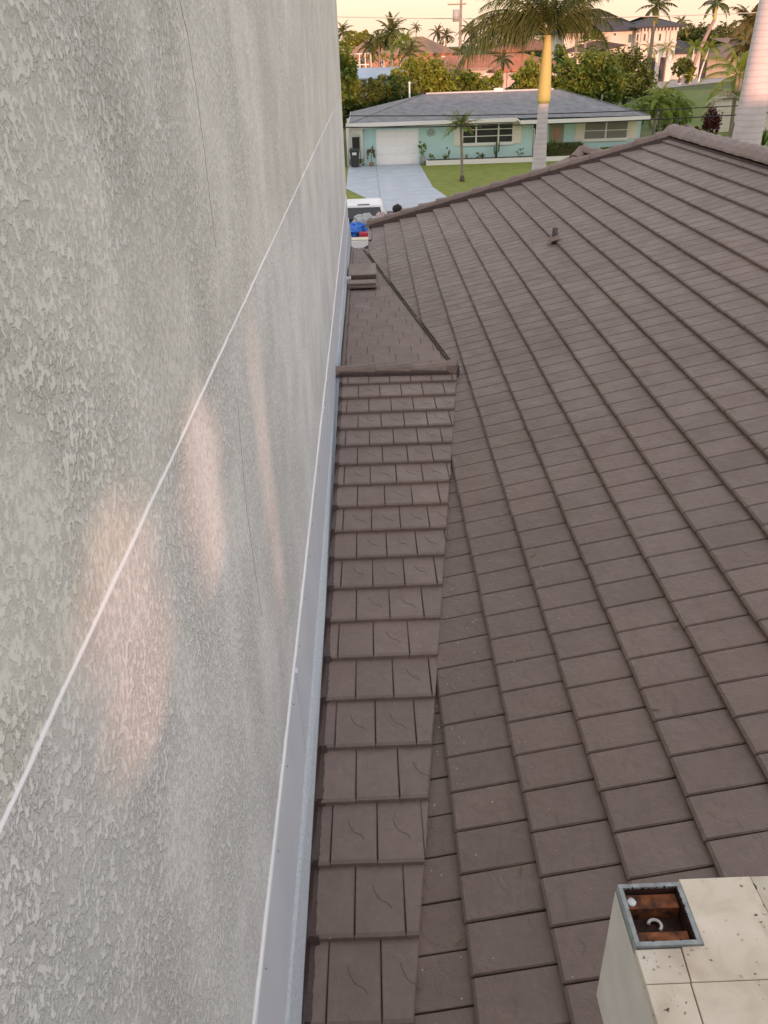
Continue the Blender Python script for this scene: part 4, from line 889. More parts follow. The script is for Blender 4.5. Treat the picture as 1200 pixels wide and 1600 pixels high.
for i, (x, y, lab) in enumerate([(1120, 222, 'tan rock edging the bed, left one below the pale wall'), (1136, 226, 'tan rock edging the bed, middle one by the dry grass'), (1190, 236, 'small rock right of the thick palm trunk')]):
    q = atZ(x, y, 0); b = MB().ball((0, 0, .12), (.42, .3, .22), 9, 6, .18, i); b.build('rock', M['rock'], loc=(q.x, q.y, 0), label=lab, cat='rock', group='rocks edging the shrub bed')
# pale neighbouring wall
q0 = atZ(1112, 226, 0); nh = empty('garden_wall', (q0.x + 6, 68, 0), label='cream-white garden wall partly hidden behind palms at the right edge', cat='wall')
wx_ = atY(1116, 180, 72).x - nh.location.x; nh.location.y = 72
MB().box((wx_, 0, 0), (wx_ + 9, .3, 2.5)).build('wall', mat('cream_white_stucco', (.62, .58, .48), .85, var=.1, vscale=1.2, bump=.01, bscale=10), nh)
MB().box((wx_ - .05, -.05, 2.501), (wx_ + 9.05, .35, 2.58)).build('coping', bpy.data.materials['cream_white_stucco'], nh)
q = atY(1150, 118, 58); palm('bright yellow-green palm with arching fronds left of the thick trunk', (q.x + .3, 58, 0), q.z, 3, (.15, .11), (-.2, 0), 13, FS['bright'], (-20, 80), 1.05, tm=M['ptr'], seed=41)
q = atY(1128, 160, 57); p_ = empty('palm_tree', (q.x + 1.2, 57, 0), label='palm whose bleached pale fronds arch over the cream wall', cat='palm tree')
MB().tube([(0, 0, 0), (0, 0, q.z + .1)], .10, 8).build('trunk', M['ptr'], p_)
for az, el, s_ in [(2.75, 42, 1.0), (3.4, 35, .95), (3.05, 20, .9), (-.35, 40, .8), (-1.2, 45, .85), (-1.9, 30, .9), (1.5, 40, .9), (4.4, 55, .9)]:
    link('frond', (FS['pale'] if az in (2.75, 3.4, 3.05, -.35) else FS['bright'])[0], p_, Matrix.Translation((0, 0, q.z)) @ Matrix.Rotation(az, 4, 'Z') @ Matrix.Rotation(-rad(el - 20), 4, 'Y') @ Matrix.Scale(s_, 4))
# =================================================================== BIG TREES BEHIND THE HOUSE
def bl(spec, Y, dY=2.0):
    out = []
    for (x, y, rx, ry) in spec:
        p = atY(x, y, Y); k = Y/1452*1.0; kx = (p - atY(x+10, y, Y)).length/10; out.append(((p.x, Y + random.uniform(-dY, dY)*.5, p.z), (rx*kx, max(rx*kx*.8, 1.0), ry*kx*1.12)))
    return out
def bigtree(label, spec, Y, n, size, m, seed, base_px=None, **kw):
    B = bl(spec, Y); bx = sum(c[0] for c, r in B)/len(B); return tree('leafy_tree', label, (bx, Y, 0), B, n, size, m, seed, r=.22, **kw)
bigtree('dense dark tree at the far left against the stucco wall edge', [(540, 100, 16, 24), (545, 140, 15, 28), (536, 170, 14, 22), (548, 118, 12, 16)], 74, 4200, .17, M['leaf_mid'], 51)
bigtree('dark bushy tree behind the left end of the grey roof', [(572, 158, 26, 20), (600, 148, 24, 20), (560, 172, 22, 14), (625, 142, 22, 18), (590, 135, 14, 10)], 74, 5200, .16, M['leaf_dark'], 52)
bigtree('bright bushy tree rising behind the grey roof ridge, left of the utility pole', [(640, 118, 24, 20), (668, 108, 22, 16), (690, 118, 20, 16), (655, 135, 30, 16), (690, 138, 24, 14), (620, 125, 14, 14)], 77, 6200, .16, M['leaf_yel'], 53)
bigtree('green shrubby tree right of the utility pole below the orange roof', [(720, 130, 20, 14), (745, 134, 18, 12), (735, 122, 12, 10), (700, 134, 14, 12)], 78, 3600, .15, M['leaf_mid'], 54)
bigtree('yellow-green shrubs right of the utility pole in front of the arched white house', [(765, 132, 15, 11), (778, 124, 8, 10)], 82, 1500, .15, M['leaf_yel'], 55)
bigtree('bushy green tree between the white house and the tall royal palm', [(818, 122, 18, 16), (835, 112, 15, 16), (848, 128, 14, 14), (826, 135, 22, 10)], 80, 3600, .16, M['leaf_yel'], 56)
bigtree('big dark green tree right of the yellow crownshaft', [(888, 118, 26, 24), (920, 110, 28, 22), (905, 138, 34, 20), (945, 132, 32, 24), (935, 100, 20, 16), (880, 140, 20, 18)], 80, 8200, .17, M['leaf_mid'], 57)
bigtree('broad dark green tree in front of the mansion', [(970, 104, 26, 20), (992, 112, 26, 24), (1005, 132, 22, 20), (970, 138, 26, 20), (955, 115, 18, 20)], 84, 7000, .16, M['leaf_dark'], 58)
bigtree('slim young tree with a thin pale trunk beside the crownshaft', [(872, 84, 9, 12), (876, 95, 10, 8)], 86, 700, .15, M['leaf_mid'], 59)
# fan palm, bushy
q = atY(925, 74, 92); fp = empty('fan_palm', (q.x, 92, 0), label='round-headed bushy fan palm in front of the mansion', cat='palm tree')
MB().tube([(0, 0, 0), (0, 0, q.z)], [.3, .25], 8).build('trunk', M['bark'], fp)
g = np.random.default_rng(8); Q = []
for i in range(46):
    d = g.normal(size=3); d[2] = abs(d[2])*1.0 - .35; d /= np.linalg.norm(d); c = np.array([0, 0, q.z]) + d*1.25; s_ = np.cross(d, [0, 0, 1]); s_ /= np.linalg.norm(s_); u_ = np.cross(s_, d)
    for k in range(11):
        a = rad(-75 + 15*k); e = d*math.cos(a) + s_*math.sin(a); e = e + np.array([0, 0, -.35]); w = np.cross(e, u_); w = w/np.linalg.norm(w)*.045; Q.append([c - w, c + w, c + e*1.05 + w*.2, c + e*1.05 - w*.2])
quads('fronds', np.array(Q), M['frond_bright'], fp)
# =================================================================== STREET WIRES AND POLES
def wire(label, pts, r=.013, m=None):
    P = []
    for i in range(len(pts)-1):
        a, c = Vector(pts[i]), Vector(pts[i+1])
        for k in range(24):
            f = k/24; p = a.lerp(c, f); p.z -= 4*f*(1-f)*(a-c).length**2*.00045; P.append(tuple(p))
    P.append(tuple(pts[-1])); MB().tube(P, r, 5).build('overhead_wire', m or M['metalb'], label=label, cat='cable', group='overhead wires along the street')
M['wirepale'] = mat('bright_aluminium_wire', (.45, .47, .40), .5)
def wz(x, y, Y): return atY(x, y, Y)
a, c = wz(534, 13, 37), wz(1200, 9, 37); d = (c - a)
wire('thin pale overhead wire crossing the sky, highest of the three', [tuple(a - d*.6 + Vector((0, 0, .15))), tuple(c + d*.45 + Vector((0, 0, .15)))], .016, M['wirepale'])
a, c = wz(534, 161, 36), wz(1200, 146, 36); d = (c - a)
wire('black overhead wire crossing the grey roof, upper one of the two', [tuple(a - d*.6), tuple(c + d*.45)], .019)
a, c = wz(534, 179, 36), wz(1200, 160, 36); d = (c - a)
wire('black overhead wire crossing the grey roof, lower one of the two', [tuple(a - d*.6), tuple(c + d*.45)], .022)
M['wood'] = mat('grey_weathered_wood', (.30, .26, .21), .9, var=.2, vscale=3)
UY = 97; u0 = atY(717, 108, UY); u1 = atY(720, 0, UY)
up_ = empty('utility_pole', (u0.x, UY, 0), label='tall wooden utility pole with grey transformer against the sky', cat='utility pole')
MB().tube([(0, 0, 0), (u1.x - u0.x + .06, 0, u1.z + 2)], [.17, .12], 8).build('pole', M['wood'], up_)
tq = atY(713, 24, UY) - Vector((u0.x, UY, 0))
tr_ = MB().tube([(tq.x - .05, -.1, tq.z - .55), (tq.x - .05, -.1, tq.z + .5)], .33, 12).build('transformer', mat('grey_transformer', (.42, .44, .43), .5), up_)
MB().box((tq.x - .9, -.06, tq.z + .9), (tq.x + 1.0, .06, tq.z + 1.02)).build('crossarm', M['wood'], up_)
for dx in (-.8, .1, .9): MB().tube([(tq.x + dx, 0, tq.z + 1.02), (tq.x + dx, 0, tq.z + 1.2)], .05, 6).build('insulator', M['white'], up_)
m0 = atY(640, 150, 71); m1 = atY(640, 131, 71); ms_ = empty('service_mast', (m0.x, 71, 0), label='thin white service mast standing behind the left end of the grey roof', cat='mast')
MB().tube([(0, 0, 0), (0, 0, m1.z)], .06, 8).build('pole', M['white'], ms_); MB().ball((0, 0, m1.z + .06), .10, 8, 6).build('weather_head', M['white'], ms_)
wire('service cable sagging from the white mast up towards the utility pole', [tuple(m1), tuple(atY(700, 92, 97))], .022, M['wirepale'])
ga = atY(612, 92, 90); gb = atY(628, 153, 72); MB().tube([tuple(ga), tuple(gb)], .02, 5).build('guy_wire', M['wirepale'], label='short slanting guy wire above the left end of the grey roof', cat='cable')
# =================================================================== PICKUP TRUCK, LOAD, PERSON
M['carw'] = mat('white_car_paint', (.80, .81, .82), .25, spec=.6); M['tyre'] = mat('tyre_rubber', (.02, .02, .02), .8); M['rim'] = mat('alloy', (.5, .5, .5), .3, metal=1)
M['carglass'] = mat('tinted_car_glass', (.02, .022, .025), .08, spec=.8); M['bedliner'] = mat('black_bed_liner', (.03, .03, .03), .7)
tk = empty('pickup_truck', (-.19, 31.2, 0), label='white pickup truck parked below, its open bed piled with junk', cat='pickup truck')
def loft(b, secs):    # list of (y, [(x,z)...]) closed sections
    n = len(secs[0][1]); vs = [(x, y, z) for y, s_ in secs for x, z in s_]; fs = []
    for i in range(len(secs)-1):
        for k in range(n): fs.append((i*n+k, i*n+(k+1) % n, (i+1)*n+(k+1) % n, (i+1)*n+k))
    fs += [tuple(range(n)), tuple((len(secs)-1)*n+k for k in reversed(range(n)))]; return b.add(vs, fs)
def sec(w, z0, z1, tw=None): tw = tw or w; return [(-w, z0), (w, z0), (w, z0+(z1-z0)*.55), (tw, z1-.05), (tw-.08, z1), (-tw+.08, z1), (-tw, z1-.05), (-w, z0+(z1-z0)*.55)]
loft(MB(), [(-.10, sec(.95, .45, 1.12, .93)), (2.0, sec(.96, .42, 1.12, .94)), (2.2, sec(.96, .42, 1.10, .92)), (3.2, sec(.95, .42, 1.02, .86)), (3.45, sec(.88, .45, .90, .78))]).build('body', M['carw'], tk)
loft(MB(), [(-.12, sec(.84, 1.12, 1.46, .80)), (.14, sec(.86, 1.12, 1.86, .70)), (.45, sec(.86, 1.12, 1.90, .70)), (1.5, sec(.86, 1.12, 1.89, .70)), (1.75, sec(.86, 1.12, 1.80, .66)), (2.2, sec(.84, 1.12, 1.16, .82))]).build('cab', M['carw'], tk)
MB().add([(-.74, -.14, 1.16), (.74, -.14, 1.16), (.70, -.14, 1.44), (-.70, -.14, 1.44), (.60, .09, 1.80), (-.60, .09, 1.80)], [(0, 1, 2, 3), (3, 2, 4, 5)]).build('rear_window', M['carglass'], tk)
MB().box((-.22, .16, 1.86), (.22, .30, 1.892)).build('brake_light', mat('dark_brake_light', (.12, .05, .05), .3), tk)
for sx in (-1, 1):
    MB().box((sx*.955-.03, -2.25, .55), (sx*.955+.03, -.11, 1.10)).build('bed_side', M['carw'], tk)
    MB().hexa([(sx*.845, .1, 1.2), (sx*.875, .1, 1.2), (sx*.875, 1.9, 1.2), (sx*.845, 1.9, 1.2), (sx*.74, .5, 1.72), (sx*.76, .5, 1.72), (sx*.76, 1.6, 1.72), (sx*.74, 1.6, 1.72)]).build('side_window', M['carglass'], tk)
    MB().ball((sx*1.08, 1.75, 1.2), (.12, .07, .10), 8, 6).build('wing_mirror', M['carw'], tk)
    for y_ in (-1.35, 2.45):
        w_ = MB().tube([(sx*.72, y_, .37), (sx*.94, y_, .37)], .37, 18).build('wheel', M['tyre'], tk); MB().tube([(sx*.93, y_, .37), (sx*.95, y_, .37)], .22, 14).build('rim', M['rim'], w_)
    MB().box((sx*.93-.06, -2.30, .75), (sx*.93+.06, -2.26, 1.05)).build('tail_light', mat('red_lens', (.4, .02, .02), .2), tk)
MB().box((-.92, -2.25, .55), (.92, -.13, .62)).build('bed_floor', M['bedliner'], tk)
MB().box((-.87, -2.31, .56), (.87, -2.25, 1.08)).build('tailgate', M['carw'], tk)
def crumple(name, label, cat, c, r, m, seed, wob=.22):
    b = MB().ball((0, 0, r[2]*.8), r, 18, 11, wob, seed); b.sm = [False]*len(b.f); return b.build(name, m, loc=c, label=label, cat=cat)
T0 = Vector(tk.location)
crumple('blue_tarp', 'crumpled bright blue plastic tarp on the load of the white pickup', 'tarp', tuple(T0 + Vector((-.35, -.95, .98))), (.42, .42, .26), mat('blue_plastic', (.02, .16, .62), .35), 1)
crumple('rubbish_bag', 'pale grey crumpled plastic bag behind the blue tarp in the truck bed', 'bag', tuple(T0 + Vector((.05, -.42, 1.0))), (.50, .26, .36), mat('pale_plastic', (.45, .46, .45), .4), 2)
crumple('rubbish_bag', 'pinkish white bag at the right front corner of the truck bed', 'bag', tuple(T0 + Vector((.62, -.40, .95))), (.28, .24, .40), mat('pink_plastic', (.55, .42, .42), .4), 3)
crumple('dark_bundle', 'black bundle lying under the cab window in the truck bed', 'bundle', tuple(T0 + Vector((-.55, -.32, .80))), (.35, .16, .34), M['bedliner'], 4)
crumple('grey_bundle', 'grey-green bundle at the right side of the truck bed', 'bundle', tuple(T0 + Vector((.40, -1.05, .64))), (.34, .36, .30), mat('grey_green_cloth', (.20, .22, .19), .8), 5)
MB().hexa([(-.22, -.14, -.17), (.22, -.14, -.17), (.22, .14, -.17), (-.22, .14, -.17), (-.24, -.16, .42), (.24, -.16, .42), (.24, .16, .42), (-.24, .16, .42)]).build('red_box', mat('red_plastic', (.45, .03, .04), .4), loc=tuple(T0 + Vector((.05, -1.48, .80))), label='small red box in the middle of the truck bed', cat='box')
b1 = empty('white_box', tuple(T0 + Vector((-.28, -1.92, .63))), label='white carton with a dark square mark at the back of the truck bed', cat='box')
MB().box((-.42, -.22, 0), (.42, .22, .46)).build('carton', mat('white_card', (.70, .66, .58), .7), b1); MB().box((-.02, -.228, .14), (.20, -.221, .36)).build('dark_mark', M['bin'], b1); MB().box((-.425, -.226, .45), (.425, .226, .475)).build('lid', mat('cream_card', (.72, .66, .5), .7), b1)
MB().ball((0, 0, .08), (.11, .11, .08), 10, 6).build('foam_cup', M['white'], loc=tuple(T0 + Vector((.30, -2.0, .63))), label='small white tub beside the white carton in the truck bed', cat='tub')
MB().box((-.16, -.12, 0), (.16, .12, .40)).build('white_box', M['white'], loc=tuple(T0 + Vector((.55, -1.85, .63))), label='small white box at the right rear corner of the truck bed', cat='box')
# person by the truck
def person(loc, rz, label):
    t = empty('person', loc, rz, label, 'person')
    J = {'pel': (0, 0, .95, .155, .12), 'wai': (0, 0, 1.10, .14, .11), 'che': (0, -.02, 1.32, .17, .12), 'nek': (0, 0, 1.49, .06, .06), 'hd': (0, .03, 1.58, .085, .10), 'top': (0, .03, 1.67, .075, .09),
         'shL': (-.19, 0, 1.42, .065, .06), 'elL': (-.26, .03, 1.14, .045, .045), 'wrL': (-.24, .16, .92, .032, .03), 'haL': (-.23, .21, .84, .035, .025), 'shR': (.19, 0, 1.42, .065, .06), 'elR': (.27, .02, 1.14, .045, .045), 'wrR': (.25, .14, .93, .032, .03), 'haR': (.24, .19, .85, .035, .025),
         'hiL': (-.10, 0, .88, .09, .09), 'knL': (-.11, .03, .50, .065, .065), 'anL': (-.12, -.02, .09, .045, .045), 'toL': (-.14, .14, .04, .04, .03), 'hiR': (.10, 0, .88, .09, .09), 'knR': (.12, .06, .50, .065, .065), 'anR': (.12, .02, .09, .045, .045), 'toR': (.14, .18, .04, .04, .03)}
    E_ = [('pel', 'wai'), ('wai', 'che'), ('che', 'nek'), ('nek', 'hd'), ('hd', 'top'), ('che', 'shL'), ('shL', 'elL'), ('elL', 'wrL'), ('wrL', 'haL'), ('che', 'shR'), ('shR', 'elR'), ('elR', 'wrR'), ('wrR', 'haR'), ('pel', 'hiL'), ('hiL', 'knL'), ('knL', 'anL'), ('anL', 'toL'), ('pel', 'hiR'), ('hiR', 'knR'), ('knR', 'anR'), ('anR', 'toR')]
    K = list(J); vs = [J[k][:3] for k in K]; rr = [J[k][3:] for k in K]; es = [(K.index(a), K.index(b_)) for a, b_ in E_]
    for s_ in (-1, 1):
        h = K.index('haL' if s_ < 0 else 'haR'); hp_ = Vector(vs[h])
        for k in range(5):
            d = Vector((s_*.02*(k-2) if k else -s_*.05, .02 + .01*k, -.075 if k else -.03)); a = len(vs); vs.append(tuple(hp_ + d*.6)); rr.append((.009, .009)); vs.append(tuple(hp_ + d*1.1 + Vector((0, .01, 0)))); rr.append((.008, .008)); es += [(h, a), (a, a+1)]
    me = bpy.data.meshes.new('body'); me.from_pydata(vs, es, []); me.materials.append(mat('brown_skin', (.16, .08, .05), .6)); o = link('body', me, t)
    md = o.modifiers.new('Skin', 'SKIN'); md.use_smooth_shade = True
    for i, v in enumerate(o.data.skin_vertices[0].data): v.radius = rr[i]; v.use_root = (i == 0)
    sb = o.modifiers.new('Subdivision', 'SUBSURF'); sb.levels = 1; sb.render_levels = 2
    MB().ball((0, -.005, 1.66), (.18, .19, .18), 16, 12, .14, 2).ball((0, -.06, 1.56), (.16, .12, .16), 12, 8, .14, 3).build('hair', mat('dark_brown_hair', (.018, .012, .010), .7), t)
    b = MB(); b.tube([(0, 0, .92), (0, 0, 1.1), (0, -.01, 1.3), (0, -.01, 1.43), (0, 0, 1.48)], [.20, .185, .215, .18, .075], 16)
    for s_ in (-1, 1): b.tube([(s_*.15, 0, 1.43), (s_*.215, .01, 1.36), (s_*.25, .02, 1.20)], [.08, .08, .065], 10)
    b.build('shirt', mat('dark_shirt', (.04, .03, .035), .85), t)
    b = MB()
    for s_ in (-1, 1): b.tube([(s_*.09, 0, .95), (s_*.11, .03, .5), (s_*.12, 0, .10)], [.13, .09, .075], 12)
    b.build('trousers', mat('dark_trousers', (.03, .035, .05), .85), t)
    b = MB()
    for s_ in (-1, 1): b.ball((s_*.13, .06, .05), (.055, .15, .055), 10, 6)
    b.build('shoes', M['bin'], t)
    b = MB(); b.ball((-.035, .125, 1.60), .012, 6, 5).ball((.035, .125, 1.60), .012, 6, 5); b.build('eyes', M['white'], t); MB().ball((0, .14, 1.57), (.014, .022, .022), 8, 6).build('nose', bpy.data.materials['brown_skin'], t)
pq = atZ(621, 329, 1.62); person((pq.x, pq.y, 0), rad(60), 'dark-haired person in dark clothes standing by the truck, only the head above the roof edge')
# =================================================================== FAR HOUSES
def WIN(par_, x0, x1, z0, z1, y, m=None, frame=None, arch=False):
    t = .12
    w_ = MB().box((x0, y-.08, z0), (x1, y-.01, z1)).build('window', frame or M['white'], par_)
    if arch:
        n = 10; cx = (x0+x1)/2; hw = (x1-x0)/2 - t; pts = [(cx-hw, z0+t), (cx+hw, z0+t)] + [(cx + hw*math.cos(a), z1 - t - hw + hw*math.sin(a)) for a in [math.pi*i/n for i in range(n+1)]]
        b = MB(); b.add([(x, y-.10, z) for x, z in pts] + [(x, y-.081, z) for x, z in pts], [tuple(range(len(pts)))] + [(i, (i+1) % len(pts), len(pts)+(i+1) % len(pts), len(pts)+i) for i in range(len(pts))]); b.build('pane', m or M['glass'], w_)
    else: MB().box((x0+t, y-.10, z0+t), (x1-t, y-.081, z1-t)).build('pane', m or M['glass'], w_)
    return w_
def hiproof(x0, x1, y0, y1, ze, zr, ov=.8, inset=None):
    i = inset if inset is not None else (y1-y0)/2; b = MB(); a0, a1, c0, c1 = x0-ov, x1+ov, y0-ov, y1+ov; ym = (y0+y1)/2
    b.add([(a0, c0, ze), (a1, c0, ze), (a1, c1, ze), (a0, c1, ze), (x0+i, ym, zr), (x1-i, ym, zr), (a0, c0, ze-.25), (a1, c0, ze-.25), (a1, c1, ze-.25), (a0, c1, ze-.25)], [(0, 1, 5, 4), (1, 2, 5), (2, 3, 4, 5), (3, 0, 4), (0, 6, 7, 1), (1, 7, 8, 2), (2, 8, 9, 3), (3, 9, 6, 0)]); return b
M['orange'] = mat('orange_clay_tile', (.42, .17, .09), .85, var=.12, vscale=.8, bump=.03, bscale=4)
M['tanr'] = mat('tan_pink_tile', (.33, .20, .13), .85, var=.1, vscale=.6, bump=.03, bscale=4)
M['slate'] = mat('charcoal_roof', (.06, .058, .062), .8, var=.15, vscale=.6, bump=.03, bscale=4)
M['brownr'] = mat('brown_grey_shingle', (.19, .155, .125), .9, var=.12, vscale=.6)
M['farw'] = mat('white_house_stucco', (.62, .60, .55), .85, var=.04, vscale=.4)
M['creamw'] = mat('cream_house_stucco', (.72, .68, .58), .85, var=.05, vscale=.4)
M['pinkw'] = mat('salmon_house_stucco', (.42, .24, .17), .85, var=.05, vscale=.4)
def X(x, y, Y): return atY(x, y, Y).x
def Z(x, y, Y): return atY(x, y, Y).z
# orange roofed white house behind
Y = 150; hx0, hx1 = X(648, 108, Y), X(884, 100, Y); ze = Z(760, 106, Y); zr = Z(790, 84, Y+6)
h1 = empty('orange_roof_house', ((hx0+hx1)/2, Y, 0), label='long white house with orange tiled roof behind the utility pole', cat='house'); k = h1.location.x
MB().box((hx0-k, 0, 0), (hx1-k, 12, ze)).build('wall', M['farw'], h1); hiproof(hx0-k, hx1-k, 0, 12, ze, zr).build('roof', M['orange'], h1)
MB().box((hx0-k-.8, -.86, ze-.3), (hx1-k+.8, -.81, ze+.02)).build('fascia', M['wood'], h1)
for a, c in ((757, 763), (778, 786)): WIN(h1, X(a, 118, Y)-k, X(c, 118, Y)-k, .3, 2.6, 0, arch=True)
MB().box((X(795, 120, Y)-k, -.05, 0), (X(822, 120, Y)-k, -.01, 2.7)).build('garage_opening', M['glass'], h1)
MB().box((X(792, 120, Y)-k, -.4, 0), (X(794.5, 120, Y)-k, -.02, 3.0)).build('column', M['farw'], h1)
b = hiproof(X(775, 90, Y)-k, X(845, 90, Y)-k, -4, 3, ze-.3, ze+1.9); b.build('porch_roof', M['orange'], h1)
# second orange roof, higher behind
Y = 190; a0, a1 = X(780, 75, Y), X(880, 72, Y); h2 = empty('orange_roof_house', ((a0+a1)/2, Y, 0), label='bright orange roof glimpsed behind the drooping royal palm fronds', cat='house'); k = h2.location.x
ze = Z(800, 79, Y); MB().box((a0-k, 0, 0), (a1-k, 14, ze)).build('wall', mat('grey_brown_wall', (.16, .14, .13), .8), h2); hiproof(a0-k, a1-k, 0, 14, ze, Z(815, 58, Y+7)).build('roof', M['orange'], h2)
# tan roof, pool cage, left
Y = 200; a0, a1 = X(545, 84, Y), X(708, 80, Y); h3 = empty('tan_roof_house', ((a0+a1)/2, Y, 0), label='salmon house with wide tan hip roof at the left horizon', cat='house'); k = h3.location.x; ze = Z(700, 81.5, Y)
MB().box((a0-k, 0, 0), (a1-k, 16, ze)).build('wall', M['pinkw'], h3); hiproof(X(612, 80, Y)-k, a1-k, 0, 16, ze, Z(655, 57, Y+8), inset=6).build('roof', M['tanr'], h3); hiproof(a0-k, X(606, 80, Y)-k, .5, 12, ze, Z(572, 61, Y+6), inset=4.2).build('roof', M['tanr'], h3)
for a, c in ((560, 566), (596, 600), (625, 632), (690, 700)): WIN(h3, X(a, 90, Y)-k, X(c, 90, Y)-k, ze-2.4, ze-.7, 0)
pc = empty('pool_cage', (X(562, 92, 180), 180, 0), label='white framed screened pool cage at the far left', cat='pool cage'); w_ = X(580, 92, 180) - X(545, 92, 180); zt_ = Z(560, 84, 180)
for i in range(5): MB().box((-w_/2 + w_*i/4 - .08, -.08, 0), (-w_/2 + w_*i/4 + .08, .08, zt_)).build('post', M['white'], pc)
for z_ in (zt_*.35, zt_*.68, zt_): MB().box((-w_/2, -.07, z_-.08), (w_/2, .07, z_+.08)).build('rail', M['white'], pc)
# light blue metal roof
Y = 112; a0, a1 = X(551, 112, Y), X(640, 110, Y); h4 = empty('blue_roof_house', ((a0+a1)/2, Y, 0), label='low building with a pale blue metal roof at the far left', cat='house'); k = h4.location.x
z0_, z1_ = Z(590, 121, Y), Z(590, 105, Y+6)
MB().box((a0-k, 0, 0), (a1-k, 9, z0_)).build('wall', mat('blue_grey_screen', (.16, .20, .25), .6), h4)
MB().add([(a0-k-.4, -.4, z0_), (a1-k+.4, -.4, z0_), (a1-k+.4, 6, z1_), (a0-k-.4, 6, z1_), (a0-k-.4, -.4, z0_-.15), (a1-k+.4, -.4, z0_-.15), (a1-k+.4, 9.5, z0_), (a0-k-.4, 9.5, z0_)], [(0, 1, 2, 3), (0, 4, 5, 1), (3, 2, 6, 7)]).build('roof', mat('pale_blue_metal', (.42, .52, .62), .5), h4)
for i in range(5): MB().box((a0-k + (a1-a0)*i/4 - .08, -.12, 0), (a0-k + (a1-a0)*i/4 + .08, -.01, z0_-.16)).build('post', M['white'], h4)
# mansion
Y = 165; mx0, mx1, mx2 = X(882, 55, Y), X(992, 48, Y), X(1050, 45, Y)
mn = empty('mansion', (mx1, Y, 0), label='two storey cream mansion with charcoal hip roof and arched loggia', cat='house'); k = mx1
ze = Z(970, 46.5, Y); zr = Z(965, 12, Y+9)
MB().box((mx0-k, 0, 0), (-.01, 18, ze)).build('wall', M['creamw'], mn); hiproof(mx0-k, 1.0, 0, 18, ze, zr, 1.0, 8).build('roof', M['slate'], mn)
ze2 = ze + .05; MB().box((0, -3, 0), (mx2-k, 13, ze2)).build('wall', M['creamw'], mn); hiproof(0, mx2-k, -3, 13, ze2+.28, Z(1018, 25, Y+5), 1.1, 4).build('roof', M['slate'], mn)
n = 11
for i in range(n): xx = (mx2-k)*(i+.5)/n; MB().box((xx-.12, -3.75, ze2-.42), (xx+.12, -3.01, ze2+.02)).build('corbel', M['farw'], mn)
for a in (993.5, 1005, 1032, 1038): xx = X(a, 62, Y) - k; MB().box((xx-.10, -3.35, Z(1005, 66, Y)), (xx+.10, -3.01, ze2-.45)).build('column', M['farw'], mn)
for a in (996, 1007, 1031): WIN(mn, X(a-2.6, 58, Y-3)-k, X(a+2.6, 58, Y-3)-k, Z(a, 65, Y-3), Z(a, 51.5, Y-3), -3, arch=True, frame=M['creamw'])
WIN(mn, X(957, 54, Y)-k, X(964, 54, Y)-k, Z(960, 57, Y), Z(960, 50, Y), 0, arch=True)
MB().box((.01, -3.5, Z(1005, 69, Y)), (mx2-k-.01, -3.01, Z(1005, 67, Y))).build('balcony_ledge', M['farw'], mn)
for a in (1019, 1035): MB().box((X(a, 100, Y-3)-k-.5, -3.06, 0), (X(a, 100, Y-3)-k+.5, -3.01, 3.8)).build('door', M['glass'], mn)
MB().add([(-6, -1.5, Z(950, 80, Y)), (-1.2, -1.5, Z(985, 70, Y)), (-7, -1.5, Z(960, 62, Y)), (-14, -1.5, Z(915, 80, Y)), (-6, 0-.01, Z(950, 80, Y)+1)], [(0, 1, 2, 3), (0, 1, 4)]).build('lower_roof', M['slate'], mn)
# low dark-roofed wing with white walls
Y = 168; a0, a1 = X(1048, 95, Y), X(1094, 92, Y); h5 = empty('dark_roof_house', ((a0+a1)/2, Y, 0), label='low white house with black roof right of the mansion', cat='house'); k = h5.location.x; ze = Z(1070, 82, Y)
MB().box((a0-k, 0, 0), (a1-k, 10, ze)).build('wall', M['farw'], h5); hiproof(a0-k, a1-k, 0, 10, ze, Z(1062, 62, Y+5), inset=2.5).build('roof', M['slate'], h5)
for a in (1061, 1072): WIN(h5, X(a-4, 94, Y)-k, X(a+4, 94, Y)-k, Z(a, 99, Y), Z(a, 89, Y), 0, arch=True)
Y = 168; a0, a1 = X(1094, 95, Y), X(1160, 92, Y); h6 = empty('brown_roof_house', ((a0+a1)/2, Y+1, 0), label='low cream house with grey-brown hip roof on the right', cat='house'); k = h6.location.x; ze = Z(1130, 89.5, Y)
MB().box((a0-k+1.5, 0, 0), (a1-k+4, 12, ze)).build('wall', mat('grey_cream_stucco', (.36, .33, .25), .85), h6); hiproof(a0-k+1, a1-k+4, 0, 12, ze, Z(1165, 58, Y+6), inset=8).build('roof', M['brownr'], h6)
MB().box((a0-k, -1, 0), (a0-k+1.4, 0, ze-.4)).build('garage_opening', M['glass'], h6)
h7 = empty('distant_house', (X(1090, 60, 300), 300, 0), label='distant pale-roofed house among the trees behind the black roof', cat='house'); MB().box((-8, 0, 0), (8, 8, 5)).build('wall', M['farw'], h7); hiproof(-8, 8, 0, 8, 5, 7.4).build('roof', mat('pale_roof', (.5, .47, .42), .8), h7)
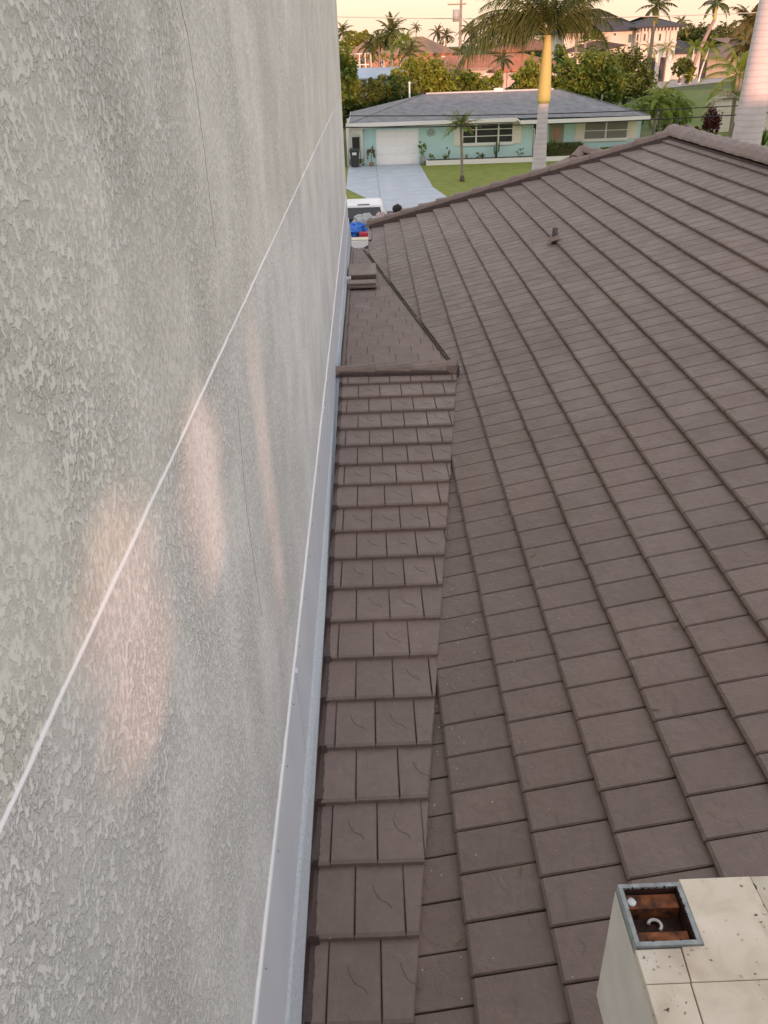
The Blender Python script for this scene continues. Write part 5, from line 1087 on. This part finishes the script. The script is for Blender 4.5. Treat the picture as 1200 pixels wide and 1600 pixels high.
# drive, circle, fountain, balustrade, far cars
q = [atZ(x, y, 0) for x, y in ((1010, 141), (1150, 126), (1160, 112), (1108, 116), (1030, 122), (1005, 130))]
sheet('mansion_drive', [(v.x, v.y) for v in q], .03, mat('pale_paving', (.42, .40, .37), .85, var=.1, vscale=.5))
q = [atZ(x, y, 0) for x, y in ((1026, 215), (1150, 240), (1260, 250), (1170, 136), (1010, 145), (1005, 160))]
sheet('side_lawn', [(v.x, v.y) for v in q], .025, mat('bright_lawn', (.10, .15, .02), .9, col2=(.15, .19, .03), vscale=.4, bump=.03, bscale=10, detail=8))
fq = atZ(1061, 132, 0); ft = empty('pedestal_urn', (fq.x, fq.y, 0), label='white pedestal ornament on the mansion forecourt', cat='ornament')
MB().tube([(0, 0, 0), (0, 0, .15), (0, 0, .2), (0, 0, 1.0), (0, 0, 1.1), (0, 0, 1.5), (0, 0, 1.7)], [.38, .38, .2, .16, .3, .42, .2], 14).build('pedestal', M['white'], ft)
bq = atZ(1040, 118, 0); bs = empty('balustrade', (bq.x, bq.y + 4, 0), label='low stone balustrade in front of the mansion entrance', cat='balustrade')
MB().box((-4, -.15, .95), (6, .15, 1.1)).build('rail', M['farw'], bs)
for i in range(21): MB().tube([(-4 + i*.5, 0, 0), (-4 + i*.5, 0, .5), (-4 + i*.5, 0, .95)], [.10, .14, .09], 6).build('baluster', M['farw'], bs)
def car(label, loc, rz, m):
    t = empty('parked_car', loc, rz, label, 'car')
    loft(MB(), [(-2.3, sec(.82, .35, .80, .72)), (-2.1, sec(.90, .28, .92, .80)), (-.9, sec(.92, .25, .98, .84)), (1.3, sec(.92, .25, .98, .84)), (2.1, sec(.90, .28, .85, .78)), (2.3, sec(.80, .35, .70, .66))]).build('body', m, t)
    loft(MB(), [(-1.7, sec(.76, .96, 1.0, .72)), (-1.0, sec(.80, .96, 1.42, .62)), (.3, sec(.80, .96, 1.45, .62)), (1.1, sec(.76, .96, 1.0, .70))]).build('cabin', m, t)
    MB().hexa([(-.66, 1.08, 1.02), (.66, 1.08, 1.02), (.66, 1.02, .99), (-.66, 1.02, .99), (-.56, .42, 1.42), (.56, .42, 1.42), (.56, .36, 1.40), (-.56, .36, 1.40)]).build('windscreen', M['carglass'], t)
    MB().hexa([(-.66, -1.68, 1.02), (.66, -1.68, 1.02), (.66, -1.62, .99), (-.66, -1.62, .99), (-.56, -1.08, 1.41), (.56, -1.08, 1.41), (.56, -1.02, 1.39), (-.56, -1.02, 1.39)]).build('rear_window', M['carglass'], t)
    for sx in (-1, 1):
        MB().hexa([(sx*.80, -1.3, 1.02), (sx*.79, -1.3, 1.02), (sx*.79, .8, 1.02), (sx*.80, .8, 1.02), (sx*.69, -.95, 1.36), (sx*.67, -.95, 1.36), (sx*.67, .35, 1.38), (sx*.69, .35, 1.38)]).build('side_window', M['carglass'], t)
        for y_ in (-1.4, 1.4): w_ = MB().tube([(sx*.72, y_, .33), (sx*.93, y_, .33)], .33, 14).build('wheel', M['tyre'], t); MB().tube([(sx*.92, y_, .33), (sx*.94, y_, .33)], .2, 10).build('rim', M['rim'], w_)
        MB().ball((sx*.66, 2.24, .64), (.16, .06, .08), 8, 5).build('headlight', M['white'], t); MB().ball((sx*.70, -2.26, .74), (.14, .05, .08), 8, 5).build('tail_light', bpy.data.materials['red_lens'], t)
    return t
cq = atZ(1098, 120, 0); car('dark grey car parked on the mansion driveway', (cq.x, cq.y, .03), rad(205), mat('dark_car_paint', (.04, .045, .055), .25, spec=.7))
cq = atY(796, 133, 118); car('pale blue-white car behind the grey roof in front of the white arched house', (cq.x, 118, 0), rad(80), mat('pale_blue_car_paint', (.55, .62, .65), .3, spec=.6)); 
# =================================================================== FAR PALMS AND WOODS
def fpalm(label, x, y, Y, sc, fs, nf=15, tr=.18, lean=(0, 0), seed=0, elev=(-35, 75), shaft=None, tm=None, group='palms on the skyline'):
    q = atY(x, y, Y); return palm(label, (q.x - lean[0], Y, 0), q.z, 1, (tr, tr*.7), lean, nf, FS[fs], elev, sc, tm=tm or M['ptr'], seed=seed, shaft=shaft, group=group)
M['ptrw'] = mat('warm_grey_palm_trunk', (.34, .27, .22), .85, var=.12, vscale=1.5)
fpalm('tall palm on the skyline against the stucco wall edge', 536, 50, 130, .85, 'far', 15, .15, seed=61)
fpalm('largest palm of the left group, tall and upright over the tan roof', 612, 52, 120, 1.25, 'far', 18, .2, seed=62, elev=(-30, 85))
fpalm('dark palm left in the group over the tan roof', 592, 66, 122, 1.0, 'far', 15, .16, seed=63)
fpalm('yellow-green palm right in the group over the tan roof', 634, 68, 118, 1.05, 'bright', 15, .18, seed=64)
fpalm('low palm hanging in front of the tan roof house', 577, 72, 124, .9, 'far', 14, .15, seed=65)
fpalm('low palm with arching fronds just left of the pale roof gap', 640, 82, 110, .9, 'far', 14, .15, seed=66)
fpalm('tiny distant palm on the skyline above the tan roof', 650, 42, 330, 1.1, 'far', 12, .2, seed=67)
fpalm('left palm of the small far group beside the utility pole', 684, 50, 230, 1.1, 'fargold', 13, .2, seed=68)
fpalm('right palm of the small far group beside the utility pole', 697, 55, 220, 1.1, 'fargold', 13, .2, seed=69)
fpalm('feathery palm with pale trunk just right of the utility pole', 735, 46, 205, 1.35, 'far', 15, .25, seed=70, tm=M['ptrw'])
fpalm('second pale palm trunk right of the utility pole, slightly shorter', 741, 56, 215, 1.0, 'far', 13, .25, seed=71, tm=M['ptrw'])
fpalm('golden palm behind the crown of the tall royal palm', 905, 12, 118, 1.25, 'fargold', 17, .22, seed=72, tm=M['ptrw'])
fpalm('second golden palm just right behind the royal palm crown', 918, 26, 125, .95, 'fargold', 13, .2, seed=73, tm=M['ptrw'])
fpalm('royal palm in front of the mansion with salmon lit trunk', 1025, 10, 118, 1.05, 'far', 16, .30, seed=74, tm=M['ptrw'], shaft=1.8)
fpalm('leaning royal palm right of the mansion', 1120, 6, 165, 1.45, 'far', 15, .42, (3.0, 0), seed=75, tm=M['ptrw'], shaft=2.4)
fpalm('small dark palm on the skyline between mansion and leaning palm', 1065, 34, 260, 1.25, 'far', 12, .22, seed=76)
fpalm('short green palm left of the mansion door', 1015, 76, 140, .75, 'bright', 12, .14, (.3, 0), seed=77, group='small palms before the mansion')
fpalm('short green palm right of the mansion door', 1043, 76, 142, .75, 'bright', 12, .14, seed=78, group='small palms before the mansion')
fpalm('short feathery palm left of the parked dark car', 1085, 74, 150, .95, 'bright', 14, .15, seed=79, group='small palms before the mansion', tm=M['white'])
fpalm('short feathery palm over the parked dark car', 1108, 76, 152, .95, 'bright', 14, .15, (1.0, 0), seed=80, group='small palms before the mansion', tm=M['white'])
fpalm('golden drooping palm at the upper right, upper one', 1172, 32, 92, 1.1, 'fargold', 16, .22, seed=81)
fpalm('golden drooping palm at the upper right, lower one', 1166, 72, 84, 1.0, 'fargold', 16, .2, seed=82)
fpalm('short palm beside the crownshaft in front of the green trees', 874, 88, 92, .7, 'far', 12, .12, seed=83)
fpalm('thin palm in front of the long orange roof', 785, 92, 120, .8, 'far', 12, .12, seed=84)
bigtree('rounded green bush in front of the low black-roofed house', [(1058, 106, 12, 10), (1070, 102, 10, 9)], 150, 900, .28, M['leaf_dark'], 90, limbs=False)
bigtree('clipped yellow-green bush beside the white pedestal', [(1076, 117, 9, 8)], 150, 600, .22, M['leaf_yel'], 91, limbs=False)
bigtree('pale green tree on the skyline behind the tan roof left end', [(556, 62, 16, 8), (572, 58, 14, 8), (548, 72, 12, 10)], 260, 1500, .5, M['leaf_yel'], 92, limbs=False)
bigtree('golden tree mass on the skyline right of the mansion', [(1075, 55, 22, 12), (1098, 58, 20, 12), (1062, 66, 14, 10)], 230, 2600, .45, M['leaf_oliv'], 93, limbs=False)
bigtree('orange-lit tree on the skyline right of the leaning palm', [(1135, 56, 22, 14), (1160, 62, 20, 16), (1140, 78, 20, 8)], 215, 2600, .45, M['leaf_oliv'], 94, limbs=False)
bigtree('green tree between the leaning palm and the brown roof', [(1112, 72, 14, 10), (1128, 84, 8, 6)], 185, 1200, .35, M['leaf_mid'], 95, limbs=False)
bigtree('tall bright tree at the right edge behind the golden palms', [(1185, 60, 26, 40), (1178, 110, 20, 30)], 95, 3200, .22, M['leaf_yel'], 96)
# woods along the horizon
g = np.random.default_rng(5); B = []
for i in range(230):
    Yw = g.uniform(300, 520); xw = g.uniform(-.35, .75)*Yw; hw = g.uniform(5.5, 9.2) * (1 if g.random() < .8 else 1.25); B.append(((xw, Yw, hw*.5), (g.uniform(8, 16), 6, hw*.55)))
quads('distant_woods', leafcloud(B, 26000, .85, 5), M['leaf_oliv'], kind='stuff', label='low olive woods closing the horizon', cat='woods')
B = []
for i in range(90):
    Yw = g.uniform(175, 290); xw = g.uniform(-.12, .6)*Yw
    B.append(((xw, Yw, g.uniform(1.4, 2.8)), (g.uniform(3, 6), 3, g.uniform(2, 3.8))))
quads('garden_bushes', leafcloud(B, 13000, .45, 6), M['leaf_mid'], kind='stuff', label='mixed garden bushes between the far houses', cat='bushes')
B = []
for (x, y) in [(600, 142), (640, 143), (680, 140), (720, 140), (760, 139), (700, 120), (640, 125), (860, 135), (820, 137)]:
    q = atY(x, y, 88); B.append(((q.x, 88 + random.uniform(-2, 4), q.z*.5), (2.6, 2, max(1.5, q.z*.6))))
quads('garden_bushes', leafcloud(B, 5000, .22, 9), M['leaf_dark'], kind='stuff', label='dark undergrowth behind the turquoise house', cat='bushes')
